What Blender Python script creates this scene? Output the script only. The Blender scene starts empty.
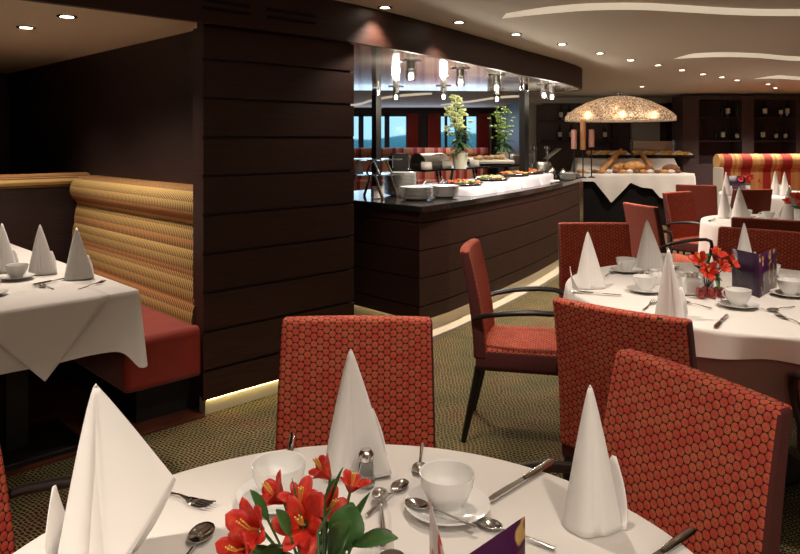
import bpy, bmesh, math, random
from mathutils import Vector, Matrix
random.seed(7)
C = bpy.context.scene.collection
S = bpy.context.scene
PI = math.pi

# ------------------------------------------------------------------ camera, world, exposure
F, YH, H = 700.0, 140.0, 1.42
cam = bpy.data.cameras.new('camera'); camo = bpy.data.objects.new('camera', cam); C.objects.link(camo)
camo.location = (0, 0, H); camo.rotation_euler = (PI/2, 0, 0)
cam.sensor_width = 36; cam.lens = 36*F/800; cam.shift_y = -(277-YH)/800; cam.clip_start = .05; cam.clip_end = 500
S.camera = camo
S.view_settings.view_transform = 'Standard'; S.view_settings.look = 'None'
S.view_settings.gamma = 1; S.view_settings.use_curve_mapping = False
S.view_settings.exposure = 0.0
S.cycles.use_denoising = True
S.cycles.max_bounces = 6; S.cycles.diffuse_bounces = 3; S.cycles.glossy_bounces = 4; S.cycles.transmission_bounces = 6
S.cycles.sample_clamp_indirect = 4; S.cycles.caustics_reflective = False; S.cycles.caustics_refractive = False
w = bpy.data.worlds.new('sky'); S.world = w; w.use_nodes = True
w.node_tree.nodes['Background'].inputs[0].default_value = (.42, .70, 1, 1)
w.node_tree.nodes['Background'].inputs[1].default_value = 1.7

WARM = (1, .845, .71)
K = 1.75                                   # master lamp level
def lamp(kind, name, loc, energy, col=WARM, **kw):
    l = bpy.data.lights.new(name, kind); l.energy = energy*K; l.color = col
    for k, v in kw.items(): setattr(l, k, v)
    o = bpy.data.objects.new(name, l); C.objects.link(o); o.location = loc
    return o

# ------------------------------------------------------------------ helpers
def at(px, py, Y): return Vector(((px-400)/F*Y, Y, H-(py-YH)/F*Y))
def gp(px, py, z=0.0):
    Y = F*(H-z)/(py-YH); return Vector(((px-400)/F*Y, Y, z))
UX, UY = .719, .695
def uv(u, v, z=0.0): return Vector((u*UX-v*UY, u*UY+v*UX, z))
UANG = math.atan2(UY, UX)

class MB:
    def __init__(s): s.v = []; s.f = []; s.m = []
    def add(s, vs, fs, mi=0):
        n = len(s.v); s.v += [tuple(p) for p in vs]
        s.f += [tuple(i+n for i in f) for f in fs]; s.m += [mi]*len(fs); return s
    def box(s, c, d, rz=0, mi=0, rx=0, ry=0):
        M = Matrix.Rotation(rz, 3, 'Z') @ Matrix.Rotation(ry, 3, 'Y') @ Matrix.Rotation(rx, 3, 'X'); c = Vector(c); vs = []
        for z in (-.5, .5):
            for x, y in ((-.5, -.5), (.5, -.5), (.5, .5), (-.5, .5)):
                vs.append(c + M @ Vector((x*d[0], y*d[1], z*d[2])))
        return s.add(vs, [(3,2,1,0),(4,5,6,7),(0,1,5,4),(1,2,6,5),(2,3,7,6),(3,0,4,7)], mi)
    def prism(s, poly, z0, z1, mi=0, caps=True):
        n = len(poly)
        vs = [(p[0], p[1], z0) for p in poly]+[(p[0], p[1], z1) for p in poly]
        fs = [(i, (i+1) % n, n+(i+1) % n, n+i) for i in range(n)]
        if caps: fs += [tuple(range(n-1, -1, -1)), tuple(range(n, 2*n))]
        return s.add(vs, fs, mi)
    def lathe(s, prof, c=(0,0,0), n=24, mi=0, sx=1, sy=1, closed=False):
        c = Vector(c); vs = []; m = len(prof)
        for r, z in prof:
            for k in range(n):
                a = 2*PI*k/n; vs.append(c+Vector((r*math.cos(a)*sx, r*math.sin(a)*sy, z)))
        fs = [(i*n+k, i*n+(k+1) % n, (i+1)*n+(k+1) % n, (i+1)*n+k) for i in range(m-1) for k in range(n)]
        if prof[0][0] > 1e-5 and not closed: fs.append(tuple(range(n-1, -1, -1)))
        if prof[-1][0] > 1e-5 and not closed: fs.append(tuple((m-1)*n+k for k in range(n)))
        if closed: fs += [((m-1)*n+k, (m-1)*n+(k+1) % n, (k+1) % n, k) for k in range(n)]
        return s.add(vs, fs, mi)
    def tube(s, path, r, n=8, mi=0, flat=1.0):
        P = [Vector(p) for p in path]; R = r if isinstance(r, (list, tuple)) else [r]*len(P); vs = []
        up0 = None
        for i, p in enumerate(P):
            t = (P[min(i+1, len(P)-1)]-P[max(i-1, 0)]).normalized()
            up = Vector((0, 0, 1)) if abs(t.z) < .95 else Vector((0, 1, 0))
            if up0 is not None and (up0-t*up0.dot(t)).length > .2: up = up0
            a = t.cross(up).normalized(); b = a.cross(t).normalized(); up0 = b
            for k in range(n):
                q = 2*PI*k/n; vs.append(p+a*math.cos(q)*R[i]+b*math.sin(q)*R[i]*flat)
        m = len(P)
        fs = [(i*n+k, i*n+(k+1) % n, (i+1)*n+(k+1) % n, (i+1)*n+k) for i in range(m-1) for k in range(n)]
        fs += [tuple(range(n-1, -1, -1)), tuple((m-1)*n+k for k in range(n))]
        return s.add(vs, fs, mi)
    def ball(s, c, r, sx=1, sy=1, sz=1, n=10, mi=0, rz=0, ry=0):
        c = Vector(c); M = Matrix.Rotation(rz, 3, 'Z') @ Matrix.Rotation(ry, 3, 'Y'); vs = []; h = n//2+1
        for i in range(1, h):
            a = PI*i/h
            for k in range(n):
                b = 2*PI*k/n
                vs.append(c+M @ Vector((r*sx*math.sin(a)*math.cos(b), r*sy*math.sin(a)*math.sin(b), -r*sz*math.cos(a))))
        m = h-1
        vs += [c+M @ Vector((0, 0, -r*sz)), c+M @ Vector((0, 0, r*sz))]
        fs = [(i*n+k, i*n+(k+1) % n, (i+1)*n+(k+1) % n, (i+1)*n+k) for i in range(m-1) for k in range(n)]
        fs += [(m*n, (k+1) % n, k) for k in range(n)]+[(m*n+1, (m-1)*n+k, (m-1)*n+(k+1) % n) for k in range(n)]
        return s.add(vs, fs, mi)
    def grid(s, pts, mi=0, wrap=False):
        a, b = len(pts), len(pts[0])
        vs = [p for row in pts for p in row]
        fs = [(i*b+j, i*b+(j+1) % b, (i+1)*b+(j+1) % b, (i+1)*b+j) for i in range(a-1) for j in range(b if wrap else b-1)]
        return s.add(vs, fs, mi)
    def build(s, name, mats, parent=None, smooth=True, bevel=0, solid=0, subsurf=0, ang=40, loc=None, rz=0):
        me = bpy.data.meshes.new(name); me.from_pydata(s.v, [], s.f)
        if not isinstance(mats, (list, tuple)): mats = [mats]
        for m in mats: me.materials.append(m)
        if len(mats) > 1: me.polygons.foreach_set('material_index', s.m)
        bm = bmesh.new(); bm.from_mesh(me); bmesh.ops.recalc_face_normals(bm, faces=bm.faces); bm.to_mesh(me); bm.free()
        if smooth: me.polygons.foreach_set('use_smooth', [True]*len(me.polygons)); me.set_sharp_from_angle(angle=math.radians(ang))
        me.update()
        o = bpy.data.objects.new(name, me); C.objects.link(o); o.parent = parent
        if loc is not None: o.location = loc
        o.rotation_euler.z = rz
        if solid: md = o.modifiers.new('thick', 'SOLIDIFY'); md.thickness = solid; md.offset = 0
        if bevel: md = o.modifiers.new('bevel', 'BEVEL'); md.width = bevel; md.segments = 3; md.limit_method = 'ANGLE'
        if subsurf: md = o.modifiers.new('sub', 'SUBSURF'); md.levels = subsurf; md.render_levels = subsurf
        return o

def tag(o, label, cat, group=None, kind=None):
    o['label'] = label; o['category'] = cat
    if group: o['group'] = group
    if kind: o['kind'] = kind
    return o
def struct(o): o['kind'] = 'structure'; return o
def empty(name, loc=(0,0,0), rz=0, label=None, cat=None, group=None):
    o = bpy.data.objects.new(name, None); C.objects.link(o); o.location = loc; o.rotation_euler.z = rz; o.empty_display_size = .05
    if label: tag(o, label, cat, group)
    return o
def copy_tree(o, parent=None):
    c = o.copy(); C.objects.link(c); c.parent = parent
    for ch in [x for x in bpy.data.objects if x.parent == o]: copy_tree(ch, c)
    return c
class Proto:
    """first use moves the built thing itself, later uses copy it"""
    def __init__(s, fn): s.fn = fn; s.o = None
    def put(s, loc, rz, label, cat, group=None, sc=1):
        if s.o is None: s.o = o = s.fn()
        else: o = copy_tree(s.o)
        o.location = loc; o.rotation_euler = (0, 0, rz); o.scale = (sc, sc, sc)
        tag(o, label, cat, group)
        if not group and 'group' in o.keys(): del o['group']
        return o

# ------------------------------------------------------------------ materials
def mat(name, col, rough=.5, metal=0, emit=None, es=0, trans=0, ior=1.45, bump=0, bscale=50, sheen=0, var=0, vscale=8, coat=0, spec=None):
    m = bpy.data.materials.new(name); m.use_nodes = True; nt = m.node_tree; b = nt.nodes['Principled BSDF']
    b.inputs['Base Color'].default_value = (*col, 1); b.inputs['Roughness'].default_value = rough; b.inputs['Metallic'].default_value = metal
    b.inputs['Transmission Weight'].default_value = trans; b.inputs['IOR'].default_value = ior
    b.inputs['Sheen Weight'].default_value = sheen; b.inputs['Coat Weight'].default_value = coat
    if spec is not None: b.inputs['Specular IOR Level'].default_value = spec
    if emit: b.inputs['Emission Color'].default_value = (*emit, 1); b.inputs['Emission Strength'].default_value = es
    tc = nt.nodes.new('ShaderNodeTexCoord')
    if bump:
        n = nt.nodes.new('ShaderNodeTexNoise'); n.inputs['Scale'].default_value = bscale; n.inputs['Detail'].default_value = 4
        nt.links.new(tc.outputs['Object'], n.inputs['Vector'])
        bp = nt.nodes.new('ShaderNodeBump'); bp.inputs['Strength'].default_value = bump; bp.inputs['Distance'].default_value = .01
        nt.links.new(n.outputs['Fac'], bp.inputs['Height']); nt.links.new(bp.outputs[0], b.inputs['Normal'])
    if var:
        n = nt.nodes.new('ShaderNodeTexNoise'); n.inputs['Scale'].default_value = vscale; n.inputs['Detail'].default_value = 6
        nt.links.new(tc.outputs['Object'], n.inputs['Vector'])
        r = nt.nodes.new('ShaderNodeValToRGB'); r.color_ramp.elements[0].position = .3; r.color_ramp.elements[1].position = .7
        r.color_ramp.elements[0].color = (*[c*(1-var) for c in col], 1); r.color_ramp.elements[1].color = (*[min(1, c*(1+var)) for c in col], 1)
        nt.links.new(n.outputs['Fac'], r.inputs[0]); nt.links.new(r.outputs[0], b.inputs['Base Color'])
    return m
class NT:
    def __init__(s, m): s.nt = m.node_tree; s.b = s.nt.nodes['Principled BSDF']; s.tc = s.nt.nodes.new('ShaderNodeTexCoord')
    def n(s, t, **kw):
        x = s.nt.nodes.new(t)
        for k, v in kw.items(): setattr(x, k, v)
        return x
    def L(s, a, b): s.nt.links.new(a, b)
    def M(s, op, a, b=None):
        x = s.nt.nodes.new('ShaderNodeMath'); x.operation = op
        for i, q in enumerate((a, b)):
            if q is None: continue
            if isinstance(q, (int, float)): x.inputs[i].default_value = q
            else: s.L(q, x.inputs[i])
        return x.outputs[0]
    def mix(s, f, a, b):
        x = s.nt.nodes.new('ShaderNodeMix'); x.data_type = 'RGBA'
        if isinstance(f, (int, float)): x.inputs[0].default_value = f
        else: s.L(f, x.inputs[0])
        for i, q in ((6, a), (7, b)):
            if isinstance(q, tuple): x.inputs[i].default_value = (*q, 1)
            else: s.L(q, x.inputs[i])
        return x.outputs[2]
    def ramp(s, f, els, interp='LINEAR'):
        r = s.nt.nodes.new('ShaderNodeValToRGB'); cr = r.color_ramp; cr.interpolation = interp
        while len(cr.elements) < len(els): cr.elements.new(.5)
        for e, (p, c) in zip(cr.elements, els): e.position = p; e.color = (*c, 1)
        s.L(f, r.inputs[0]); return r.outputs[0]
def disc_fabric(name, horiz=False):
    """rows of nested oval discs with a red dot; second axis runs on over the top edge"""
    m = mat(name, (.5,.1,.05), .9); t = NT(m)
    sp = t.n('ShaderNodeSeparateXYZ'); t.L(t.tc.outputs['Object'], sp.inputs[0])
    a = sp.outputs[0]; b = sp.outputs[1] if horiz else t.M('SUBTRACT', sp.outputs[2], sp.outputs[1])
    c, q, ea, eb = .0176, .0245, .0103, .0121
    ds = []
    for ox, oz in ((0, 0), (c, q/2)):
        fx = t.M('SUBTRACT', t.M('FRACT', t.M('DIVIDE', t.M('ADD', a, 10*c*2+ox), 2*c)), .5)
        fz = t.M('SUBTRACT', t.M('FRACT', t.M('DIVIDE', t.M('ADD', b, 10*q*2+oz), q)), .5)
        fx = t.M('MULTIPLY', fx, 2*c/ea); fz = t.M('MULTIPLY', fz, q/eb)
        ds.append(t.M('SQRT', t.M('ADD', t.M('MULTIPLY', fx, fx), t.M('MULTIPLY', fz, fz))))
    d = t.M('MINIMUM', ds[0], ds[1])
    nz = t.n('ShaderNodeTexNoise'); nz.inputs['Scale'].default_value = 38; t.L(t.tc.outputs['Object'], nz.inputs['Vector'])
    disc = t.mix(t.ramp(nz.outputs['Fac'], [(.42, (0,0,0)), (.58, (1,1,1))]), (.60,.150,.072), (.58,.085,.050))
    mask = t.ramp(d, [(.84, (0,0,0)), (.97, (1,1,1))])
    dot = t.ramp(d, [(.14, (1,1,1)), (.24, (0,0,0))])
    ring = t.ramp(d, [(.50, (0,0,0)), (.60, (.5,.5,.5)), (.72, (0,0,0))])
    col = t.mix(dot, disc, (.55,.03,.022)); col = t.mix(ring, col, (.44,.05,.03)); col = t.mix(mask, col, (.045,.010,.006))
    n2 = t.n('ShaderNodeTexNoise'); n2.inputs['Scale'].default_value = 700; t.L(t.tc.outputs['Object'], n2.inputs['Vector'])
    col = t.mix(t.M('MULTIPLY', n2.outputs['Fac'], .18), col, (.05,.02,.015))
    t.L(col, t.b.inputs['Base Color'])
    bp = t.n('ShaderNodeBump'); bp.inputs['Strength'].default_value = .35; bp.inputs['Distance'].default_value = .002
    t.L(t.M('SUBTRACT', 1, d), bp.inputs['Height']); t.L(bp.outputs[0], t.b.inputs['Normal'])
    return m
def stripes(name, axis, period, els, rough=.8):
    m = mat(name, (.5,.1,.05), rough); t = NT(m)
    sp = t.n('ShaderNodeSeparateXYZ'); t.L(t.tc.outputs['Object'], sp.inputs[0])
    f = t.M('FRACT', t.M('DIVIDE', t.M('ADD', sp.outputs[axis], 100*period), period))
    t.L(t.ramp(f, els, 'CONSTANT'), t.b.inputs['Base Color']); return m

M = {}
ORD = ['first','second','third','fourth','fifth','sixth','seventh','eighth','ninth','tenth','eleventh','twelfth','thirteenth','fourteenth','fifteenth','sixteenth']
def wood(name, col, rough=.38, var=.35):
    m = mat(name, col, rough); t = NT(m); mp = t.n('ShaderNodeMapping'); mp.inputs['Scale'].default_value = (2, 2, 40)
    t.L(t.tc.outputs['Object'], mp.inputs[0]); n = t.n('ShaderNodeTexNoise'); n.inputs['Scale'].default_value = 3; n.inputs['Detail'].default_value = 5
    t.L(mp.outputs[0], n.inputs['Vector'])
    t.L(t.ramp(n.outputs['Fac'], [(.3, tuple(c*(1-var) for c in col)), (.7, tuple(c*(1+var) for c in col))]), t.b.inputs['Base Color'])
    return m
M['wood'] = wood('dark_wood', (.034,.0110,.0066), .55)
M['wood_matte'] = wood('dark_panel', (.026,.013,.012), .5)
M['wood_red'] = wood('red_wood', (.11,.032,.018), .35)
M['black'] = mat('black_gloss', (.006,.006,.007), .12)
M['blackmatt'] = mat('black_matt', (.008,.007,.007), .6)
M['legwood'] = mat('black_stained_wood', (.008,.005,.004), .4)
M['groove'] = mat('groove', (.002,.001,.001), .9)
M['cloth'] = mat('white_cloth', (.80,.77,.73), .85, bump=.08, bscale=30, sheen=.1)
M['linen'] = mat('daylit_white_linen', (.60,.60,.66), .8, bump=.15, bscale=25)  # bluish cast of the window daylight put into the linen's colour
M['napkin'] = mat('white_napkin', (.86,.84,.82), .8, bump=.1, bscale=25, sheen=.2)
M['undercloth'] = mat('taupe_cloth', (.22,.14,.12), .9)
M['china'] = mat('white_china', (.86,.86,.84), .12, coat=.4)
M['steel'] = mat('polished_steel', (.70,.68,.66), .14, 1)
M['brushed'] = mat('brushed_steel', (.45,.44,.43), .35, 1)
M['kick'] = mat('pale_plinth', (.55,.50,.42), .4)
M['ceil'] = mat('ceiling_paint', (.70,.635,.56), .75)
M['ceil2'] = mat('alcove_ceiling_paint', (.76,.64,.47), .6)
M['glass'] = mat('clear_glass', (.95,.97,.97), .03, trans=1, ior=1.45)
M['tglass'] = mat('thin_glass', (.8,.95,.95), .05, trans=.9, ior=1.3)
M['bulb'] = mat('lamp_glow', (1,1,1), .5, emit=(1,.88,.7), es=14)
M['bulb2'] = mat('crystal_glow', (1,1,1), .5, emit=(1,.93,.82), es=9)
M['led'] = mat('led_strip', (1,1,1), .5, emit=(1,.76,.36), es=9)
M['led2'] = mat('floor_led', (1,1,1), .5, emit=(1,.78,.30), es=15)
M['cove'] = mat('cove_light', (.9,.85,.75), .6, emit=(1,.84,.62), es=.5)
M['plum'] = mat('plum_fabric', (.085,.018,.016), .9)
M['redseat'] = mat('red_velvet', (.30,.028,.015), .8, sheen=.3, var=.12)
M['redflower'] = mat('red_petal', (.72,.045,.02), .45, var=.35, vscale=60)
M['leaf'] = mat('green_leaf', (.045,.12,.03), .4, var=.4, vscale=20)
M['lime'] = mat('lime_blossom', (.66,.74,.36), .5, var=.25, vscale=30)
M['purple'] = mat('purple_card', (.030,.008,.036), .35)
M['mirror'] = mat('mirror_soffit', (.80,.73,.67), .10, .38, bump=.02, bscale=6, coat=.3)
M['bottle'] = mat('dark_bottle', (.010,.012,.008), .1)
M['label'] = mat('paper_label', (.75,.72,.66), .6)
M['bread'] = mat('bread_crust', (.55,.27,.09), .6, var=.35, vscale=12)
M['pastry'] = mat('pastry', (.85,.46,.10), .5, var=.3, vscale=12)
M['brownbread'] = mat('brown_bread', (.22,.10,.05), .7, var=.3, vscale=12)
M['tomato'] = mat('tomato', (.70,.07,.02), .3, var=.4, vscale=25)
M['salad'] = mat('salad', (.55,.35,.16), .5, var=.5, vscale=25)
M['cabwood'] = wood('cabinet_wood', (.070,.042,.044), .5)
M['beige'] = mat('beige_wall', (.52,.48,.42), .7)
M['curtain'] = mat('red_curtain', (.55,.08,.05), .8)
M['frame'] = mat('window_frame', (.02,.025,.04), .4)
M['sea'] = mat('sea_water', (.02,.16,.2), .3)
M['hill'] = mat('far_shore', (.10,.30,.32), .9)
M['granite'] = mat('black_granite', (.02,.018,.018), .12, var=.6, vscale=90)
M['potgreen'] = mat('pale_pot', (.62,.66,.52), .5)
M['amber'] = mat('amber_candle', (.55,.24,.10), .5)
M['pinkcandle'] = mat('pink_candle', (.55,.26,.22), .5)
M['disc'] = disc_fabric('disc_fabric_upright')
M['disc2'] = disc_fabric('disc_fabric_flat', True)
M['maroon'] = mat('maroon_back_fabric', (.20,.040,.026), .9, var=.1, vscale=60)
# marble of colours on card fronts
def card_mat():
    m = mat('purple_gold_card', (.05,.012,.06), .3); t = NT(m)
    n = t.n('ShaderNodeTexNoise'); n.inputs['Scale'].default_value = 22; n.inputs['Detail'].default_value = 1.5; t.L(t.tc.outputs['Object'], n.inputs['Vector'])
    t.L(t.ramp(n.outputs['Fac'], [(0, (.045,.010,.06)), (.56, (.06,.012,.05)), (.60, (.50,.30,.10)), (.66, (.55,.36,.14)), (.69, (.05,.01,.05))]), t.b.inputs['Base Color']); return m
M['card'] = card_mat()
def pale_card():
    m = mat('pale_flower_card', (.7,.6,.55), .3); t = NT(m)
    n = t.n('ShaderNodeTexNoise'); n.inputs['Scale'].default_value = 26; t.L(t.tc.outputs['Object'], n.inputs['Vector'])
    t.L(t.ramp(n.outputs['Fac'], [(0, (.6,.5,.5)), (.5, (.62,.55,.52)), (.57, (.55,.04,.03)), (.75, (.4,.03,.05))]), t.b.inputs['Base Color']); return m
M['palecard'] = pale_card()
def carpet():
    m = mat('woven_carpet', (.05,.04,.02), .95); t = NT(m)
    nz = t.n('ShaderNodeTexNoise'); nz.inputs['Scale'].default_value = 9; nz.inputs['Detail'].default_value = 3; t.L(t.tc.outputs['Object'], nz.inputs['Vector'])
    mp = t.n('ShaderNodeMapping'); mp.inputs['Rotation'].default_value = (0, 0, .62); t.L(t.tc.outputs['Object'], mp.inputs[0])
    va = t.n('ShaderNodeVectorMath', operation='MULTIPLY_ADD'); t.L(nz.outputs['Color'], va.inputs[0]); va.inputs[1].default_value = (.05,.05,0); t.L(mp.outputs[0], va.inputs[2])
    br = t.n('ShaderNodeTexBrick'); br.inputs['Scale'].default_value = 1; t.L(va.outputs[0], br.inputs['Vector'])
    br.inputs['Brick Width'].default_value = .023; br.inputs['Row Height'].default_value = .016; br.inputs['Mortar Size'].default_value = .0026
    br.inputs['Mortar Smooth'].default_value = .3; br.offset = .5
    n2 = t.n('ShaderNodeTexNoise'); n2.inputs['Scale'].default_value = 3.2; n2.inputs['Detail'].default_value = 5; t.L(t.tc.outputs['Object'], n2.inputs['Vector'])
    gold = t.ramp(n2.outputs['Fac'], [(.35, (.20,.18,.065)), (.55, (.30,.22,.085)), (.72, (.27,.13,.06))])
    t.L(t.mix(br.outputs['Fac'], (.008,.006,.004), gold), t.b.inputs['Base Color'])
    return m
M['carpet'] = carpet()
def booth_fabric():
    m = mat('gold_booth_fabric', (.5,.3,.1), .85); t = NT(m)
    sp = t.n('ShaderNodeSeparateXYZ'); t.L(t.tc.outputs['Object'], sp.inputs[0])
    z = sp.outputs[2]
    base = t.ramp(t.M('FRACT', t.M('DIVIDE', z, .155)), [(0, (.54,.35,.115)), (.35, (.60,.40,.14)), (.48, (.58,.29,.10)), (.70, (.58,.29,.10)), (.8, (.52,.34,.115)), (1, (.54,.35,.115))])
    h = t.M('FRACT', t.M('ADD', t.M('DIVIDE', sp.outputs[1], .020), 500))
    zz = t.M('FRACT', t.M('DIVIDE', z, .052))
    w_ = t.M('MULTIPLY', t.M('SUBTRACT', 1, zz), .6)
    f = t.M('LESS_THAN', h, t.M('ADD', w_, .12))
    t.L(t.mix(t.M('MULTIPLY', f, .9), base, (.07,.03,.012)), t.b.inputs['Base Color']); return m
M['booth'] = booth_fabric()
M['stripe'] = stripes('striped_banquette_fabric', 0, .62, [(0, (.34,.03,.02)), (.24, (.55,.30,.09)), (.34, (.60,.35,.13)), (.44, (.52,.26,.08)), (.54, (.34,.03,.02)), (.74, (.58,.33,.12)), (.80, (.48,.20,.06)), (.85, (.60,.35,.13)), (.92,(.48,.20,.06)), (.99,(.34,.03,.02))])
M['stripe2'] = stripes('red_pink_sofa_fabric', 0, .52, [(0, (.52,.20,.15)), (.2, (.30,.03,.03)), (.38, (.55,.24,.16)), (.5, (.42,.12,.12)), (.6, (.30,.03,.03)), (.75, (.56,.27,.16))])
def shell():
    m = mat('capiz_shell', (.7,.5,.3), .4); t = NT(m)
    v = t.n('ShaderNodeTexVoronoi'); v.inputs['Scale'].default_value = 55; t.L(t.tc.outputs['Object'], v.inputs['Vector'])
    sp = t.n('ShaderNodeSeparateXYZ'); t.L(t.tc.outputs['Object'], sp.inputs[0])
    c = t.ramp(v.outputs['Color'], [(.3, (.16,.085,.045)), (.5, (.70,.52,.36)), (.8, (1,.90,.74))])
    t.L(c, t.b.inputs['Base Color']); t.L(c, t.b.inputs['Emission Color'])
    t.b.inputs['Emission Strength'].default_value = .16
    t.b.inputs['Transmission Weight'].default_value = .55; t.b.inputs['Roughness'].default_value = .8; t.b.inputs['IOR'].default_value = 1.05
    return m
M['shell'] = shell()

# ------------------------------------------------------------------ structure
b = MB(); b.box((1.5, 8, -.05), (17, 22, .1)); struct(b.build('floor', M['carpet'], smooth=False))
b = MB(); b.prism([uv(-4, 3.27), uv(1.77,3.27), uv(1.77,7.4), uv(-4, 7.4)], 0, .012); struct(b.build('floor_booth', M['wood_red'], smooth=False))

ZC, ZS = 2.24, 2.01
def ceiling():
    def smooth_curve(pts, n=8):
        out = []
        for i in range(len(pts)-1):
            p0, p1, p2, p3 = pts[max(i-1, 0)], pts[i], pts[i+1], pts[min(i+2, len(pts)-1)]
            for k in range(n):
                t = k/n
                out.append(tuple(.5*((2*p1[j])+(-p0[j]+p2[j])*t+(2*p0[j]-5*p1[j]+4*p2[j]-p3[j])*t*t+(-p0[j]+3*p1[j]-3*p2[j]+p3[j])*t**3) for j in (0, 1)))
        return out+[tuple(pts[-1][:2])]
    bm = bmesh.new(); led = []
    def loop(pts):
        vs = [bm.verts.new((x, y, ZC)) for x, y in pts]
        return [bm.edges.new((vs[i], vs[(i+1) % len(vs)])) for i in range(len(vs))]
    edges = loop([(-7,-3), (10,-3), (10,19), (-7,19)])
    RH = .045
    rec = [([(502,18.5), (545,14), (590,10.5), (640,10), (680,12), (740,15.2), (800,16), (900,14), (1050,13)], .42),
           ([(673,59), (700,57.6), (728,57), (760,58), (800,61), (900,63)], .9),
           ([(753,79), (775,78.5), (800,80), (840,82)], .9),
           ([(300,108.5), (352,106.2), (372,101.5), (395,97.5), (432,94.5)], -1.1),
           ([(440,105.5), (470,102.6), (495,99), (520,97.3)], -1.1)]
    holes = []
    for pts, dpt in rec:
        c = [gp(px, py, ZC) for px, py in pts]; c = smooth_curve([(p.x, p.y) for p in c])
        n = len(c); near = []
        for i, (x, y) in enumerate(c):
            near.append((x, y-abs(dpt)*(.25+.75*math.sin(PI*(.08+.84*i/(n-1))))))
        hl = c+near[::-1]; holes.append((c, hl)); edges += loop(hl)
    bmesh.ops.triangle_fill(bm, use_beauty=True, edges=edges)
    me = bpy.data.meshes.new('ceiling')
    # drop the faces that filled a hole
    def inside(x, y, poly):
        r = False
        for i in range(len(poly)):
            (x1, y1), (x2, y2) = poly[i], poly[i-1]
            if (y1 > y) != (y2 > y) and x < (x2-x1)*(y-y1)/(y2-y1)+x1: r = not r
        return r
    dead = [f for f in bm.faces if any(inside(f.calc_center_median().x, f.calc_center_median().y, hl) for _, hl in holes)]
    bmesh.ops.delete(bm, geom=dead, context='FACES_ONLY')
    for c, hl in holes:
        vs = [bm.verts.new((x, y, ZC)) for x, y in hl]; vt = [bm.verts.new((x, y, ZC+RH)) for x, y in hl]
        n = len(hl)
        for i in range(n):
            j = (i+1) % n
            f = bm.faces.new((vs[i], vs[j], vt[j], vt[i]))
            if i < len(c)-1: f.material_index = 1
        bm.faces.new(vt)
    bm.to_mesh(me); bm.free(); me.materials.append(M['ceil']); me.materials.append(M['cove'])
    o = bpy.data.objects.new('ceiling', me); C.objects.link(o); struct(o)
ceiling()

# pillar of wide dark boards between booth and buffet
def boards(mb, path, z0, z1, off, thick=.02, step=.2, phase=.035, gap=.015):
    """boards with open joints over a backing; path = list of plan points, off = outward side"""
    zs = [z0]; z = math.ceil((z0-phase)/step)*step+phase
    while z < z1-.02:
        if z > z0+.02: zs.append(z)
        z += step
    zs.append(z1)
    P = [Vector((p[0], p[1])) for p in path]; N = []
    for i in range(len(P)):
        t = (P[min(i+1, len(P)-1)]-P[max(i-1, 0)]).normalized(); N.append(Vector((t.y, -t.x))*off)
    for a, c in zip(zs, zs[1:]):
        a += gap/2; c -= gap/2
        rows = [[(p.x+n.x*e, p.y+n.y*e, z) for p, n in zip(P, N)] for e, z in ((0, a), (thick, a), (thick, c), (0, c), (0, a))]
        mb.grid(rows)
        for idx in (0, -1): mb.add([rows[k][idx] for k in range(4)], [(0,1,2,3)])
b = MB()
b.prism([uv(1.95,3.31), uv(2.74,3.31), uv(2.74,7.35), uv(1.95,7.35)], 0, ZC)
b.prism([uv(1.775,3.29), uv(2.76,3.29), uv(2.76,3.36), uv(1.775,3.36)], .09, ZS+.03)
struct(b.build('wall_partition', M['wood_matte'], smooth=False))
b = MB(); boards(b, [uv(1.764,3.29), uv(2.77,3.29)], .078, ZS, 1, .02)
struct(b.build('wall_panel', M['wood'], smooth=False, ang=30))
b = MB(); b.box(uv(1.772,3.33,1.05), (.016,.10,1.9), UANG); struct(b.build('trim_1', M['wood'], smooth=False))
b = MB(); b.prism([uv(1.79,3.30), uv(2.74,3.30), uv(2.74,3.36), uv(1.79,3.36)], 0, .085); struct(b.build('baseboard_partition', M['kick'], smooth=False))
b = MB(); b.box(uv(2.26,3.2885,.0795), (.93,.008,.004), UANG); struct(b.build('trim_2', M['led2'], smooth=False))
# booth alcove walls and ceiling
b = MB(); b.prism([uv(-4,7.35), uv(2.7,7.35), uv(2.7,7.45), uv(-4,7.45)], 0, ZC); struct(b.build('wall_booth', M['wood_matte'], smooth=False))
b = MB(); b.prism([uv(-2.5,3.26), uv(1.95,3.26), uv(1.95,7.35), uv(-2.5,7.35)], 2.05, 2.07); struct(b.build('ceiling_alcove', M['ceil2'], smooth=False))
# curved fascia above partition and buffet, with mirror soffit
FP = [uv(-2.5,3.2), uv(0,3.2), uv(1.5,3.2), uv(2.3,3.2), uv(2.75,3.23)]
FP = [(p.x, p.y) for p in FP]+[(.08,4.70), (.43,5.24), (.78,5.80), (1.107,6.35), (1.40,6.80), (1.68,7.24), (1.93,7.68), (2.07,7.98), (2.14,8.22), (2.12,8.42), (2.0,8.55), (1.75,8.60)]
back = [(.9,8.5), (0,8.4), (-1.2,8.35)]
full = FP+back
b = MB()
n = len(FP)
inn = []
for i in range(n):
    t = (Vector(FP[min(i+1, n-1)])-Vector(FP[max(i-1, 0)])).normalized(); inn.append((FP[i][0]-t.y*.04, FP[i][1]+t.x*.04))
b.grid([[(x, y, z) for x, y in pp] for pp, z in ((FP, ZS), (FP, ZC), (inn, ZC), (inn, ZS), (FP, ZS))])
struct(b.build('wall_fascia', M['wood'], ang=35))
sp_ = [(p[0], p[1]) for p in (inn[4:])]+back+[(uv(2.74,7.3).x, uv(2.74,7.3).y)]
b = MB(); b.prism(sp_, ZS+.004, ZS+.03); struct(b.build('ceiling_soffit', M['mirror'], smooth=False))
b = MB(); b.grid([[(x, y, z) for x, y in [FP[-1]]+back] for z in (ZS+.004, ZC)]); struct(b.build('trim_3', M['wood'], solid=.02))
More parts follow.
